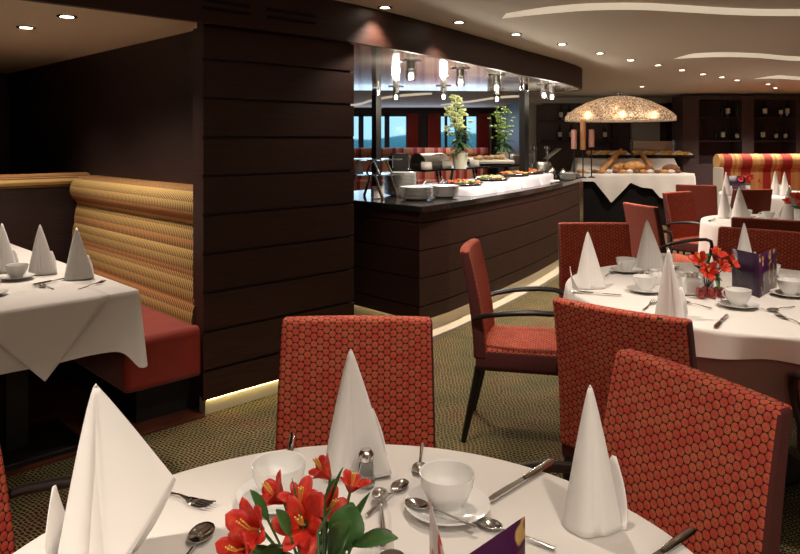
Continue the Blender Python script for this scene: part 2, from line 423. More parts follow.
for (u0, u1, lab) in ((1.72, 1.99, 'dark slotted air vent in the header, nearest the booth ceiling'), (2.10, 2.42, 'longer dark slotted air vent in the header above the wood pillar')):
    e = empty('air_vent', uv((u0+u1)/2, 3.195, 2.1), UANG, lab, 'vent', None)
    for z in (-.018, .022):
        MB().box((0, 0, z), (u1-u0, .006, .014)).build('slot', M['groove'], e, smooth=False)

# outer walls
def wallbox(name, x0, y0, x1, y1, z0=0, z1=ZC, m='wood_matte'):
    return struct(MB().box(((x0+x1)/2, (y0+y1)/2, (z0+z1)/2), (abs(x1-x0), abs(y1-y0), z1-z0)).build(name, M[m], smooth=False))
wallbox('wall_left', -7, -3, -6.9, 18.2); wallbox('wall_right', 9.9, -3, 10, 14)
wallbox('wall_rear', -7, -3.1, 10, -3, m='beige')
wallbox('wall_back', 2.76, 13.6, 9.9, 13.7, m='cabwood')
wallbox('wall_return', 2.49, 13.62, 2.76, 18.2)
wallbox('trim_9', 2.49, 13.59, 2.76, 13.62, .0, 2.2, 'beige')
wallbox('trim_4', 2.49, 13.52, 9.9, 13.6, 2.13, ZC, 'ceil')
# window wall at the far left
ZW = 18.0
def px(p, Z=ZW): return (p-400)/F*Z
wallbox('wall_window', -7, ZW, px(353), ZW+.1)
wallbox('wall_window_head', px(353), ZW, 2.49, ZW+.1, 2.07, ZC)
wallbox('wall_window_sill', px(353), ZW, 2.49, ZW+.1, 0, .75)
wallbox('wall_window_pier', px(406), ZW, px(441), ZW+.1, .75, 2.07)
wallbox('wall_window_end', px(476.5), ZW, 2.49, ZW+.1, .75, 2.07)
for k, (a, c, mull) in enumerate(((353, 406, (361, 377, 387)), (441, 476.5, (446, 459, 464)))):
    w_ = struct(MB().box(((px(a)+px(c))/2, ZW+.05, 1.41), (px(c)-px(a), .01, 1.32)).build('window_%d' % (k+1), M['tglass'], smooth=False))
    f = MB()
    for q in mull: f.box((px(q), ZW+.03, 1.41), (.13 if q in (361, 387, 464) else .07, .06, 1.32))
    for z in (.77, 2.05): f.box(((px(a)+px(c))/2, ZW+.03, z), (px(c)-px(a), .06, .05))
    fr = f.build('window_frame', M['frame'], w_, smooth=False)
struct(MB().box((0, 60, -1.2), (200, 70, .1)).build('trim_water', M['sea'], smooth=False)).name = 'sea_water'
hl = MB(); hl.grid([[(x, 92, z) for x in range(-60, 61, 4)] if z < 0 else [(x, 92, 2.0+.5*math.sin(x*.13)+.3*math.sin(x*.41)) for x in range(-60, 61, 4)] for z in (-2, 1)])
struct(hl.build('hill_shore', M['hill'], solid=1))
for (a, c) in ((407, 418), (428, 440), (477, 488.5)):
    cu = MB(); n = 24; x0, x1 = px(a), px(c)
    cu.grid([[(x0+(x1-x0)*i/n, ZW-.12+.035*math.sin(i*2.1), z) for i in range(n+1)] for z in (.0, 1.2, 2.1)])
    lab = {407: 'red curtain at the far windows, leftmost of the three', 428: 'red curtain hanging between the two far window groups, second from left', 477: 'red curtain at the right end of the far windows'}[a]
    tag(cu.build('curtain', M['curtain'], solid=.01), lab, 'curtain', 'red curtains at the far windows')
tag(MB().box((px(515), ZW-.03, 1.62), (.55, .03, .75)).build('wall_picture', mat('picture_blue', (.05,.05,.14), .3, var=.9, vscale=5), smooth=False), 'dark blue and red picture on the far wall behind the second plant', 'picture')
tag(MB().box((px(490), ZW-.05, 1.5), (.05, .06, 1.2)).build('light_strip', M['beige'], smooth=False), 'narrow pale vertical strip beside the last red curtain', 'trim')
# far sofa
def sofa_profile(w, h, d=.55, seat=.45, n=12):
    return None
b = empty('banquette_sofa', (px(409, 17.2), 17.2, 0), 0, 'long red and pink striped banquette below the far windows', 'sofa')
W2 = px(488, 17.2)-px(330, 17.2)
MB().box((0, .12, .62), (W2, .22, .8)).build('backrest', M['stripe2'], b, bevel=.04)
hb = MB(); hb.tube([(-W2/2, .1, 1.12), (0, .1, 1.12), (W2/2, .1, 1.12)], .11, 16); hb.build('bolster', M['stripe2'], b)
MB().box((0, -.28, .23), (W2, .55, .46)).build('seat', M['stripe2'], b, bevel=.04)

# beige pillar panels on back wall
wallbox('trim_5', px(632, 13.5), 13.5, px(660, 13.5), 13.58, .6, 1.9, 'beige')
for k, q in enumerate((612, 668)):
    wallbox('trim_%d' % (6+k), px(q, 13.4), 13.35, px(q+5, 13.4), 13.5, 0, 2.13, 'wood')

# wine cabinet
YC = 12.3
e = empty('wine_cabinet', (px(683, YC)+1.8, YC, 0), 0, 'dark wall cabinet with open wine shelves behind the striped bench', 'cabinet')
X0 = e.location.x
def lx(p): return px(p, YC)-X0
body = MB()
segs = [(683, 699, 0), (742, 754, 0), (796, 880, 0)]
for a, c, _ in segs: body.box(((lx(a)+lx(c))/2, .25, 1.1), (lx(c)-lx(a), .5, 2.2))
for a, c in ((699, 742), (754, 796)):
    body.box(((lx(a)+lx(c))/2, .47, 1.1), (lx(c)-lx(a), .06, 2.2))
    body.box(((lx(a)+lx(c))/2, .25, .5), (lx(c)-lx(a), .5, 1.0))
    body.box(((lx(a)+lx(c))/2, .25, 2.17), (lx(c)-lx(a), .5, .08))
body.build('body', M['cabwood'], e, smooth=False)
for a, c in ((699, 742), (754, 796)):
    for z in (1.41, 1.83):
        MB().box(((lx(a)+lx(c))/2, .24, z-.012), (lx(c)-lx(a)-.01, .40, .024)).build('shelf', M['wood'], e, smooth=False)
def bottle_fn(col, h=.30, lab=True):
    def fn():
        e = empty('wine_bottle'); s = h/.30
        MB().lathe([(0,0), (.036*s,0), (.037*s,.01), (.037*s,.17*s), (.03*s,.20*s), (.014*s,.225*s), (.013*s,.295*s), (0,.30*s)], n=14).build('glass', M[col], e)
        if lab: MB().lathe([(.0376*s,.06*s), (.0376*s,.15*s)], n=14, closed=False).build('label', M['label'], e)
        return e
    return fn
PB = {1: Proto(bottle_fn('bottle', .30)), 2: Proto(bottle_fn('bottle', .27, False)), 3: Proto(bottle_fn('bottle', .24))}
wb = [(722,1.83,2,'dark bottle on the upper left wine shelf, first from left'),(728,1.83,1,'labelled bottle on the upper left wine shelf, second from left'),(738,1.83,2,'dark bottle at the right end of the upper left wine shelf'),
      (716,1.41,2,'dark bottle on the lower left wine shelf, first from left'),(723,1.41,1,'labelled bottle on the lower left wine shelf, second from left'),(737,1.41,3,'small labelled bottle at the right end of the lower left wine shelf'),
      (765,1.83,1,'white-labelled bottle on the upper right wine shelf, first from left'),(781,1.83,3,'labelled bottle on the upper right wine shelf, second from left'),(787.5,1.83,1,'white-labelled bottle at the right end of the upper right wine shelf'),
      (763,1.41,1,'tall labelled bottle on the lower right wine shelf, first from left'),(776,1.41,3,'squat bottle on the lower right wine shelf, second from left'),(785.5,1.41,3,'labelled bottle at the right end of the lower right wine shelf')]
for p, z, k, lab in wb: PB[k].put((px(p, YC+.13), YC+.13, z), 0, lab, 'bottle', 'wine bottles on the cabinet shelves')

# back bar shelf left of the doorway
e = empty('bar_shelf', (px(578, 13.3), 13.3, 0), 0, 'dark bar shelf on the back wall left of the shell lamp', 'shelf')
MB().box((0, .2, 1.1), (1.5, .04, 2.0)).build('back_panel', M['cabwood'], e, smooth=False)
for z in (1.42, 1.8): MB().box((0, .08, z-.015), (1.45, .22, .03)).build('shelf', M['wood'], e, smooth=False)
for k, (p, z, lab) in enumerate(((561,1.8,'bottle at the left end of the upper bar shelf'), (569,1.8,'bottle on the upper bar shelf, second from left'), (560,1.42,'bottle at the left end of the lower bar shelf'), (571,1.42,'bottle on the lower bar shelf behind the candles'), (605,1.42,'bottle on the lower bar shelf, right of the candles'))):
    PB[1].put((px(p, 13.35), 13.35, z), 0, lab, 'bottle', 'bottles on the bar shelf')

# downlights
def downlight_fn():
    e = empty('downlight')
    MB().lathe([(.030,0), (.046,0), (.044,-.005), (.030,-.004)], n=20, closed=True).build('ring', M['steel'], e)
    MB().lathe([(0,-.002), (.030,-.002)], n=20).build('lens', M['bulb'], e)
    return e
PD = Proto(downlight_fn)
def spot(x, y, z, en, size=95, blend=.6, tgt=None, col=WARM, r=.03, name='spot_light'):
    o = lamp('SPOT', name, (x, y, z), en, col, spot_size=math.radians(size), spot_blend=blend, shadow_soft_size=r)
    if tgt is not None: o.rotation_euler = (Vector(tgt)-Vector((x, y, z))).to_track_quat('-Z', 'Y').to_euler()
    return o
row = [(385,7), (459,22), (516,34), (562,44), (600,53), (631,60), (658,65), (682,70), (703,74), (722,77), (737,80), (768,84)]
ordn = ['nearest', 'second', 'third', 'fourth', 'fifth', 'sixth', 'seventh', 'eighth', 'ninth', 'tenth', 'eleventh', 'farthest']
for i, (a, c) in enumerate(row):
    p = gp(a, c, ZC); PD.put((p.x, p.y, ZC-.001), 0, 'recessed ceiling spotlight, %s in the curving row before the buffet header' % ordn[i], 'ceiling light', 'row of ceiling spotlights')
    spot(p.x, p.y, ZC-.02, (20, 38)[i] if i < 2 else (55 if i < 5 else 30), 110, .7)
for i, (a, c) in enumerate(((67,16), (26,27))):
    p = gp(a, c, 2.05); PD.put((p.x, p.y, 2.049), 0, 'recessed spotlight in the booth ceiling, %s one' % ('right' if i == 0 else 'left'), 'ceiling light', 'booth ceiling spotlights', sc=1.1)
    spot(p.x, p.y, 2.03, 24, 125, .8)
SPL = ['left of the nearest table', 'above the nearest table', 'above the middle chair of the nearest table', 'before the middle right table', 'above the chair between the two right tables', 'behind the second right table', 'in front of the striped banquette, right side', 'above the lone side-on armchair', 'above the front of the bread table', 'just before the striped banquette', 'in the far room behind the buffet, right', 'in the far room behind the buffet, left', 'nearest the far windows', 'at the right end of the wine cabinet']
# unseen downlights added to light tables and chairs; the first follows the cast shadows
for x, y, en, sz in ((-1.25,.65,75,95), (.55,.35,22,100), (.1,1.7,18,80), (1.6,2.5,45,90), (3.2,4.4,30,100), (4.6,7.2,55,100), (6.3,8.6,50,110), (.15,2.7,45,90)):
    PD.put((x, y, ZC-.001), 0, 'unseen recessed ceiling spotlight '+SPL.pop(0), 'ceiling light', 'unseen and added ceiling spotlights')
    spot(x, y, ZC-.02, en, sz, .6)
spot(-2.6, 4.6, 2.03, 14, 110, .8)
for x, y, en in ((3.7,10.7,60), (5.9,11.0,110), (1.2,14,70), (-1.5,13.5,70), (1.2,16.2,60), (7,11,50)):  # spotlights added to brighten bread table, banquette, wine cabinet and far room
    PD.put((x, y, ZC-.001), 0, 'unseen recessed ceiling spotlight '+SPL.pop(0), 'ceiling light', 'unseen and added ceiling spotlights')
    spot(x, y, ZC-.02, en, 130, .7)
lamp('AREA', 'window_daylight', (.2, 17.6, 1.5), 16, (.55,.75,1), shape='RECTANGLE', size=4, size_y=1.2).rotation_euler = (-PI/2, 0, 0)
# soft daylight/room fill from the saloon behind the camera
lamp('AREA', 'room_light', (1.5, -1.5, 2.2), 40, (1, .85, .7), shape='RECTANGLE', size=5, size_y=2)

# crystal pendants under the soffit
def pendant_fn():
    e = empty('crystal_lamp')
    MB().lathe([(0,0), (.085,0), (.085,-.008), (0,-.01)], n=20).build('mount', M['steel'], e)
    MB().lathe([(.0,-.008), (.034,-.008), (.034,-.062), (0,-.064)], n=14).build('socket', M['brushed'], e)
    MB().lathe([(.030,-.062), (.040,-.07), (.038,-.14), (.03,-.145), (.030,-.09)], n=14, closed=True).build('glass_shade', M['glass'], e)
    MB().ball((0,0,-.115), .022, n=10, sz=1.3).build('bulb', M['bulb2'], e)
    return e
PP = Proto(pendant_fn)
pl = [(411,61,'largest, nearest the wood pillar'), (460.5,69,'above the orchid in the pale pot'), (496.6,75.5,'second row, left of the right black post'), (544,84.5,'left one of the pair beside the right black post'), (552,86.5,'right one of the pair beside the right black post'),
      (396,87,'small one right of the left black post'), (443.6,86.2,'small one left of the first plant'), (497,89,'small one above the second plant')]
for a, c, lab in pl:
    p = gp(a, c, ZS); p.y = min(p.y, 8.2); p.x = (a-400)/F*p.y
    PP.put((p.x, p.y, ZS+.003), 0, 'glass lamp under the mirrored soffit, '+lab, 'ceiling lamp', 'crystal lamps under the soffit')
    lamp('POINT', 'crystal_light', (p.x, p.y, ZS-.17), 5.5, (1,.88,.72), shadow_soft_size=.04)

# ------------------------------------------------------------------ buffet island
front = [(.15,4.96), (.37,5.26), (.59,5.60), (.82,5.97), (1.07,6.38), (1.33,6.83), (1.56,7.26), (1.77,7.68), (2.02,8.22), (2.25,8.75)]
endl = [(-.80,5.95), (-.33,5.45)]
backc = [(1.3,9.2), (.9,8.5), (.4,7.7), (-.1,6.9), (-.8,5.95)]
e = empty('buffet_counter', (.15, 4.96, 0), 0, 'long curved dark wood buffet counter with black stone top', 'counter')
def sh(pts): return [(x-.15, y-4.96) for x, y in pts]
poly = sh([(-.80,5.95)]+front+[(1.3,9.2), (.9,8.5), (.4,7.7), (-.1,6.9)])
def inset(pts, d):
    n = len(pts); out = []
    for i in range(n):
        a, p, c = Vector(pts[i-1]), Vector(pts[i]), Vector(pts[(i+1) % n])
        n1 = (p-a).normalized(); n2 = (c-p).normalized(); n1 = Vector((-n1.y, n1.x)); n2 = Vector((-n2.y, n2.x))
        m = (n1+n2); m = m/max(.3, m.dot(n1)); out.append(tuple(p+m*d))
    return out
MB().prism(inset(poly, .02), .14, .90).build('core', M['groove'], e, smooth=False)
b = MB(); boards(b, sh([(-.80,5.95), (.15,4.96)]), .14, .905, 1, .0, phase=.03) if False else None
bd = MB(); boards(bd, inset(poly, .02)[0:11], .122, .905, 1, .018, phase=.03, gap=.009)
bd.build('board_cladding', M['wood'], e, smooth=False)
MB().prism(inset(poly, -.015), .905, .95).build('countertop', M['granite'], e, smooth=False, bevel=.004)
MB().prism(inset(poly, .035), .0, .14).build('plinth', M['kick'], e, smooth=False)
MB().prism(inset(poly, -.07), .0, .028).build('plinth_step', M['kick'], e, smooth=False)
ld = MB(); q = inset(poly, .022)[0:11]; q2 = inset(poly, .033)[0:11]
ld.grid([[(x, y, z) for x, y in pp] for pp, z in ((q, .139), (q2, .139), (q2, .134), (q, .134), (q, .139))]); ld.build('light_strip', M['led'], e, smooth=False)
CT = .951
# posts
for p, yy, lab in ((376.5, 8.0, 'slim black post at the left of the buffet, near the pillar'), (524, 7.3, 'thick black post rising through the buffet to the soffit')):
    t = empty('support_post', ((p-400)/F*yy, yy, 0), 0, lab, 'post')
    wd = 8/F*yy
    MB().box((0, 0, (CT+ZS-.07)/2 if p > 400 else .97), (wd*.85, wd*.85, ZS-.07-CT if p > 400 else 1.94), .75).build('shaft', M['blackmatt'], t, smooth=False)
    MB().lathe([(wd*.5,ZS-.08), (wd*.55,ZS-.07), (wd*.55,ZS), (0,ZS)], n=20).build('cap', M['steel'], t)

# glass display rack at left end
rk = empty('glass_shelf_rack', (-.22, 5.72, CT), UANG-PI/2+.3, 'two-tier glass display rack on chrome legs at the left end of the buffet', 'display rack')
for z, wd in ((.19, .40), (.31, .36)): MB().box((0, 0, z), (wd, .34, .012)).build('glass_shelf', M['tglass'], rk, smooth=False, bevel=.002)
for s in (-1, 1):
    for t_ in (-1, 1): MB().tube([(s*.16, t_*.12, 0), (s*.09, t_*.12, .19)], .012, 8).build('leg', M['steel'], rk)
    for t_ in (-1, 1): MB().tube([(s*.12, t_*.10, .195), (s*.06, t_*.10, .31)], .010, 8).build('upper_leg', M['steel'], rk)
tag(MB().lathe([(0,0),(.035,0),(.03,.06),(0,.12)], n=8, c=(0,0,0)).build('folded_napkin', M['napkin'], loc=(-.33,5.66,CT+.197)), 'small white folded napkin on the middle glass shelf of the rack', 'napkin')
tag(MB().box((0,0,.05),(.10,.05,.10)).build('condiment_box', M['china'], loc=(-.18,5.62,CT+.0), rz=.5, bevel=.006), 'small white box under the glass rack', 'box')

# plate stacks: every plate its own thing
def plate_fn():
    return MB().lathe([(0,.004), (.07,.004), (.075,0), (.085,.003), (.128,.016), (.130,.020), (.088,.009), (.07,.008), (0,.008)], n=28).build('plate', M['china'])
PL = Proto(plate_fn)
def stack(x, y, z, n, what, sc=1, dz=.0105):
    for k in range(n):
        OW = ['bottom','second','third','fourth','fifth','sixth','seventh','eighth','ninth','tenth','eleventh','twelfth','thirteenth','fourteenth','fifteenth']
        pos = 'topmost plate' if k == n-1 else ('bottom plate' if k == 0 else OW[k]+' plate from the bottom')
        PL.put((x+random.uniform(-.002,.002), y, z+k*dz*sc), 0, 'white %s of %s' % (pos, what), 'plate', what, sc)
stack(.13, 5.50, CT, 9, 'the front left stack on the buffet')
stack(.36, 5.72, CT, 9, 'the front right stack on the buffet', .95)
stack(.0, 5.95, CT, 16, 'the tall stack beside the glass rack', 1.1)

# bridge shelf in the middle of the island
SHZ = 1.155
br = empty('serving_bridge', (.66, 7.05, CT), 0, 'long black raised shelf on slanted chrome legs along the middle of the buffet', 'shelf')
A0, A1 = Vector((-.56, -.72)), Vector((.62, .80))
dr = (A1-A0).normalized(); nr = Vector((dr.y, -dr.x))
MB().prism([A0+nr*.17, A1+nr*.17, A1-nr*.17, A0-nr*.17], SHZ-CT-.02, SHZ-CT).build('shelf_board', M['black'], br, smooth=False, bevel=.004)
for t_ in (.12, .45, .78):
    c = A0.lerp(A1, t_)
    for o_ in (0, .05):
        MB().tube([(c.x+dr.x*o_+nr.x*.16, c.y+dr.y*o_+nr.y*.16, 0), (c.x+dr.x*(o_+.06)+nr.x*.08, c.y+dr.y*(o_+.06)+nr.y*.08, SHZ-CT-.02)], .013, 8).build('leg', M['steel'], br)
    MB().tube([(c.x-nr.x*.16, c.y-nr.y*.16, 0), (c.x-nr.x*.12, c.y-nr.y*.12, SHZ-CT-.02)], .013, 8).build('leg', M['steel'], br)
def onshelf(p, off=0, t=None):
    """point on the bridge shelf seen at picture column p"""
    best = min((abs(((.66+A0.lerp(A1, k/200).x+nr.x*off)/(7.05+A0.lerp(A1, k/200).y+nr.y*off))*F+400-p), k) for k in range(201))
    c = A0.lerp(A1, best[1]/200); return Vector((.66+c.x+nr.x*off, 7.05+c.y+nr.y*off, SHZ))
ANG = math.atan2(dr.y, dr.x)
# plants
def plant(p, name, label, s=1, pot='potgreen', seed=1, lime=True, dens=34):
    rnd = random.Random(seed)
    e = empty(name, p, 0, label, 'plant')
    MB().lathe([(0,0), (.055*s,0), (.072*s,.14*s), (.066*s,.14*s), (.06*s,.12*s), (0,.12*s)], n=20).build('pot', M[pot], e)
    st = MB(); tips = []
    for k in range(4):
        a = rnd.uniform(0, 6.28); path = [(0,0,.11*s)]
        for j in range(1, 7):
            path.append((math.cos(a)*.018*j*s*(1 if j < 4 else .7), math.sin(a)*.018*j*s, .11*s+j*.09*s))
        st.tube(path, .004, 6); tips.append(path)
    st.build('stem', M['leaf'], e)
    lf = MB()
    for k in range(dens):
        a = rnd.uniform(0, 6.28); z = rnd.uniform(.14, .34)*s; L = rnd.uniform(.08, .16)*s; w_ = .022*s
        d = Vector((math.cos(a), math.sin(a), 0)); q = Vector((-d.y, d.x, 0)); up = rnd.uniform(-.3, .6)
        rows = []
        for j in range(5):
            t = j/4; c = d*(L*t)+Vector((0, 0, z+up*L*t-.5*L*t*t)); ww = w_*math.sin(PI*(.08+.9*t))
            rows.append([c-q*ww, c+Vector((0,0,-.003)), c+q*ww])
        lf.grid(rows)
    lf.build('leaf', M['leaf'], e, solid=.001).__setitem__('kind', 'stuff')
    fl = MB()
    for k in range(95 if lime else 70):
        path = rnd.choice(tips); j = rnd.uniform(2.2, 5.99); i = int(j); c = Vector(path[i]).lerp(Vector(path[min(i+1, 6)]), j-i)
        spread = (.055 if j < 5 else .03)*s
        c += Vector((rnd.gauss(0, spread*.75), rnd.gauss(0, spread*.75), rnd.gauss(0, .02*s)))
        for m_ in range(4):
            a = rnd.uniform(0, 6.28); fl.ball(c+Vector((math.cos(a), math.sin(a), rnd.uniform(-.4,.4)))*.014*s, .0155*s, sz=.5, n=6, rz=a, ry=rnd.uniform(-1, 1))
    fl.build('blossom', M['lime'] if lime else M['leaf2'], e).__setitem__('kind', 'stuff')
    return e
M['leaf2'] = mat('yellow_green_leaf', (.22,.34,.08), .5, var=.4, vscale=25)
plant(at(460, 166, 6.45)-Vector((0,0,0)), 'flowering_plant', 'tall pale green flowering plant in a pale pot on the buffet shelf', 1.05, seed=3) .location.z = SHZ
c = onshelf(503, -.05); plant((c.x, c.y, SHZ), 'leafy_plant', 'smaller leafy green plant in a white pot near the thick black post', .95, 'china', seed=9, lime=False, dens=46)
# bread box, roll-top, cards on the shelf
def card(p, w_, h_, label):
    e = MB(); e.add([(-w_/2,-.02,0), (w_/2,-.02,0), (w_/2,0,h_), (-w_/2,0,h_), (w_/2,.02,0), (-w_/2,.02,0)], [(0,1,2,3), (3,2,4,5)])
    return tag(e.build('tent_card', M['label'], solid=.0015, loc=p, rz=ANG-.65), label, 'card', 'tent cards on the buffet shelf')
for q_, lab in ((426, 'white tent card in front of the steel roll-top dish'), (447, 'white tent card left of the pale plant pot'), (474, 'white tent card right of the pale plant pot'), ):
    c = onshelf(q_, .10); card((c.x, c.y, SHZ+.001), .10, .065, lab)
c = onshelf(430, -.05)
rt = empty('roll_top_dish', (c.x, c.y, SHZ), ANG-.2, 'brushed steel roll-top chafing dish on the buffet shelf', 'serving dish')
MB().box((0,0,.02), (.34,.24,.04)).build('base', M['brushed'], rt, bevel=.005)
dm = MB(); dm.grid([[(x, .11*math.cos(a), .04+.10*math.sin(a)) for a in [PI*k/12 for k in range(13)]] for x in (-.16,.16)])
for x in (-.16,.16): dm.add([(x, .11*math.cos(PI*k/12), .04+.10*math.sin(PI*k/12)) for k in range(13)], [tuple(range(13))])
dm.build('lid', M['brushed'], rt); MB().tube([(-.05,-.09,.12),(-.05,-.12,.13),(.05,-.12,.13),(.05,-.09,.12)], .006, 6).build('handle', M['steel'], rt)
c = onshelf(398, 0)
bx = empty('bread_bin', at(399, 173, 6.2), .25, 'ribbed grey box with chrome sides behind the stacked plates', 'box'); bx.location.z = CT
MB().box((0,0,.175), (.13,.13,.35)).build('stand', M['blackmatt'], bx, smooth=False)
g = MB()
for k in range(6): g.box((0, -.055, .245+k*.016), (.14, .012, .012))
g.box((0, .0, .28), (.14, .11, .10)); g.build('ribbed_front', M['brushed'], bx, bevel=.003)
for s in (-1,1): MB().box((s*.075,-.01,.28),(.012,.13,.115)).build('side', M['steel'], bx, bevel=.003)
# pastry tray on the shelf
c = onshelf(492, -.02)
ty = empty('pastry_tray', (c.x-.03, c.y, SHZ), ANG-.55, 'black raised tray heaped with pale pastries on the buffet shelf', 'tray')
MB().box((0,0,.015),(.40,.26,.03)).build('base', M['blackmatt'], ty, bevel=.004)
MB().box((0,0,.045),(.46,.30,.03), rx=.12).build('board', M['label'], ty, bevel=.006)
for k in range(9):
    x, y = -.18+.045*k, random.uniform(-.08,.08)
    tag(MB().ball((0,0,0), .035, sx=1.3, sz=.6, n=10).build('pastry', M['salad'], loc=(c.x-.03+x*math.cos(ANG-.55)-y*math.sin(ANG-.55), c.y+x*math.sin(ANG-.55)+y*math.cos(ANG-.55), SHZ+.082+.12*y), rz=k), 'pale pastry on the raised buffet tray, %s from left' % ORD[k], 'pastry', 'pastries on the raised buffet tray')

# linen-draped platforms with food along the front
def linen_stand(c, ang, L, W_, h, label, seed):
    rnd = random.Random(seed); mb = MB(); n = 40; ring = []
    for i in range(n):
        a = 2*PI*i/n; x = max(-1, min(1, 1.35*math.cos(a)))*L/2; y = max(-1, min(1, 1.35*math.sin(a)))*W_/2; ring.append((x, y))
    rows = []
    for z, o_, j in ((0, .022, .012), (h*.5, .012, .010), (h*.9, .004, .004), (h, -.004, 0), (h, -.05, 0)):
        rows.append([(x*(1+2*(o_+rnd.uniform(-1,1)*j)/L), y*(1+2*(o_+rnd.uniform(-1,1)*j)/W_), z) for x, y in ring])
    mb.grid(rows, wrap=True); mb.add(rows[-1], [tuple(range(n))])
    return tag(mb.build('linen_stand', M['linen'], loc=(c[0], c[1], CT), rz=ang, ang=80), label, 'display stand', 'linen-draped stands along the buffet front')
def platter(c, ang, L, W_, z, food, label, flabel, seed, n=60):
    rnd = random.Random(seed)
    tag(MB().lathe([(0,.004),(.8,.004),(1,.02),(.98,.024),(.8,.01),(0,.01)], n=28).build('platter', M['steel'], loc=(c[0], c[1], z), rz=ang), label, 'platter', 'oval platters on the buffet').scale = (L/2, W_/2, 1)
    f = MB()
    mats = [M[x] for x in food]
    for k in range(n):
        a = rnd.uniform(0, 6.28); r = math.sqrt(rnd.random())*.8; x, y = math.cos(a)*r*L/2, math.sin(a)*r*W_/2
        f.ball((x, y, .022+.03*(1-r)*rnd.random()), rnd.uniform(.012,.02), sx=rnd.uniform(.8,1.7), sz=.6, n=7, mi=rnd.randrange(len(mats)), rz=rnd.uniform(0,3))
    o = tag(f.build('salad', mats, loc=(c[0], c[1], z+.004), rz=ang), flabel, 'food', 'food on the buffet platters', 'stuff')
import itertools
lb = ['linen-draped stand behind the right plate stack', 'linen-draped stand below the pale plant', 'linen-draped stand left of the thick black post', 'linen-draped stand nearest the coffee end of the buffet']
fd = [('tomato','salad','leaf'), ('salad','china','leaf2'), ('salad','tomato','pastry'), ('tomato','pastry','tomato')]
fl_ = ['chopped tomato salad on the platter behind the plate stacks', 'pale mixed salad on the platter below the tall plant', 'mixed cold cuts on the platter left of the thick post', 'red and orange fruit slices on the platter at the coffee end']
for i, (x, y, a) in enumerate(((.62,6.12,57), (.93,6.62,58), (1.22,7.12,59), (1.47,7.58,61))):
    a = math.radians(a); nx, ny = math.sin(a), -math.cos(a)
    hh = (.07, .085, .10, .10)[i]
    linen_stand((x-.04*nx-.02, y-.04*ny), a, .49, .37, hh, lb[i], i)
    platter((x-.05*nx-.02, y-.05*ny), a, .45, .32, CT+hh+.001, fd[i], 'steel oval platter on the '+lb[i], fl_[i], i+20)
def dip(c, z, m, label):
    e = empty('salad_bowl', (c[0], c[1], z), 0, label, 'bowl')
    MB().lathe([(0,0),(.05,0),(.09,.05),(.085,.05),(.045,.008),(0,.008)], n=20).build('bowl', M['china'], e)
    f = MB()
    rnd = random.Random(5)
    for k in range(22): a = rnd.uniform(0,6.28); r = rnd.uniform(0,.055); f.ball((math.cos(a)*r, math.sin(a)*r, .045+rnd.uniform(0,.015)), .016, n=7)
    f.build('filling', M[m], e)
    MB().tube([(0.02,0,.05),(.07,.03,.11)], .006, 6).build('spoon', M['china'], e)
dip((.16,6.15), CT, 'tomato', 'white bowl of red salad with a spoon, left of the first stand')
dip((.33,6.40), CT, 'tomato', 'white bowl of chopped tomato behind the first linen stand')

# coffee end
def pot(c, s, label, m='steel'):
    e = empty('coffee_pot', (c[0], c[1], CT), random.uniform(0,6), label, 'pot', 'silver pots at the end of the buffet')
    MB().lathe([(0,0),(.05*s,0),(.06*s,.04*s),(.052*s,.11*s),(.035*s,.14*s),(.038*s,.15*s),(.02*s,.165*s),(.01*s,.17*s),(.013*s,.185*s),(0,.19*s)], n=18).build('body', M[m], e)
    MB().tube([(.05*s,0,.05*s),(.085*s,0,.08*s),(.095*s,0,.13*s)], [.012*s,.008*s,.006*s], 7).build('spout', M[m], e)
    MB().tube([(-.045*s,0,.12*s),(-.09*s,0,.12*s),(-.09*s,0,.05*s),(-.055*s,0,.04*s)], .006*s, 6).build('handle', M['blackmatt'], e)
pot((1.47,8.02-.0),1.0,'silver coffee pot in front of the juice dispenser') 
pot((1.62,7.98),.75,'small silver milk jug near the front edge at the coffee end')
pot((1.78,8.2),.9,'silver pot left of the cup stack at the coffee end')
pot((1.98,8.5),.7,'small silver pot at the far right tip of the buffet')
dp = empty('toaster', (1.38, 8.42, CT), .6, 'boxy brushed steel toaster behind the thick black post', 'toaster')
MB().box((0,0,.16),(.34,.26,.30)).build('body', M['brushed'], dp, bevel=.03)
MB().box((.0,-.14,.10),(.20,.02,.05)).build('slot', M['groove'], dp)
for s in (-1,1): MB().lathe([(0,0),(.02,0),(.02,.015),(0,.015)], n=10, c=(s*.12,0,-.005)).build('foot', M['blackmatt'], dp)
jd = empty('egg_cooker', (1.74, 8.58, CT), .3, 'steel roll-lid machine with angled lid at the coffee end', 'machine')
MB().lathe([(0,0),(.12,0),(.12,.16),(.10,.2),(0,.2)], n=20).build('body', M['brushed'], jd)
MB().box((.12,-.04,.30),(.22,.12,.015), ry=-.6).build('lid', M['brushed'], jd, bevel=.004)
for x in (-.08,.10):
    MB().lathe([(0,.18),(.02,.18),(.016,.34),(.035,.36),(.035,.39),(0,.395)], n=12, c=(x,.05,0)).build('tap', M['steel'], jd)
stack(1.98, 8.25, CT, 10, 'the plate stack at the coffee end', .72)
tag(MB().box((0,0,.012),(.26,.2,.02)).build('folded_cloth', M['cloth'], loc=(1.62,7.72,CT+.003), rz=1.0, bevel=.008), 'folded white cloth on the buffet front edge by the coffee end', 'cloth')
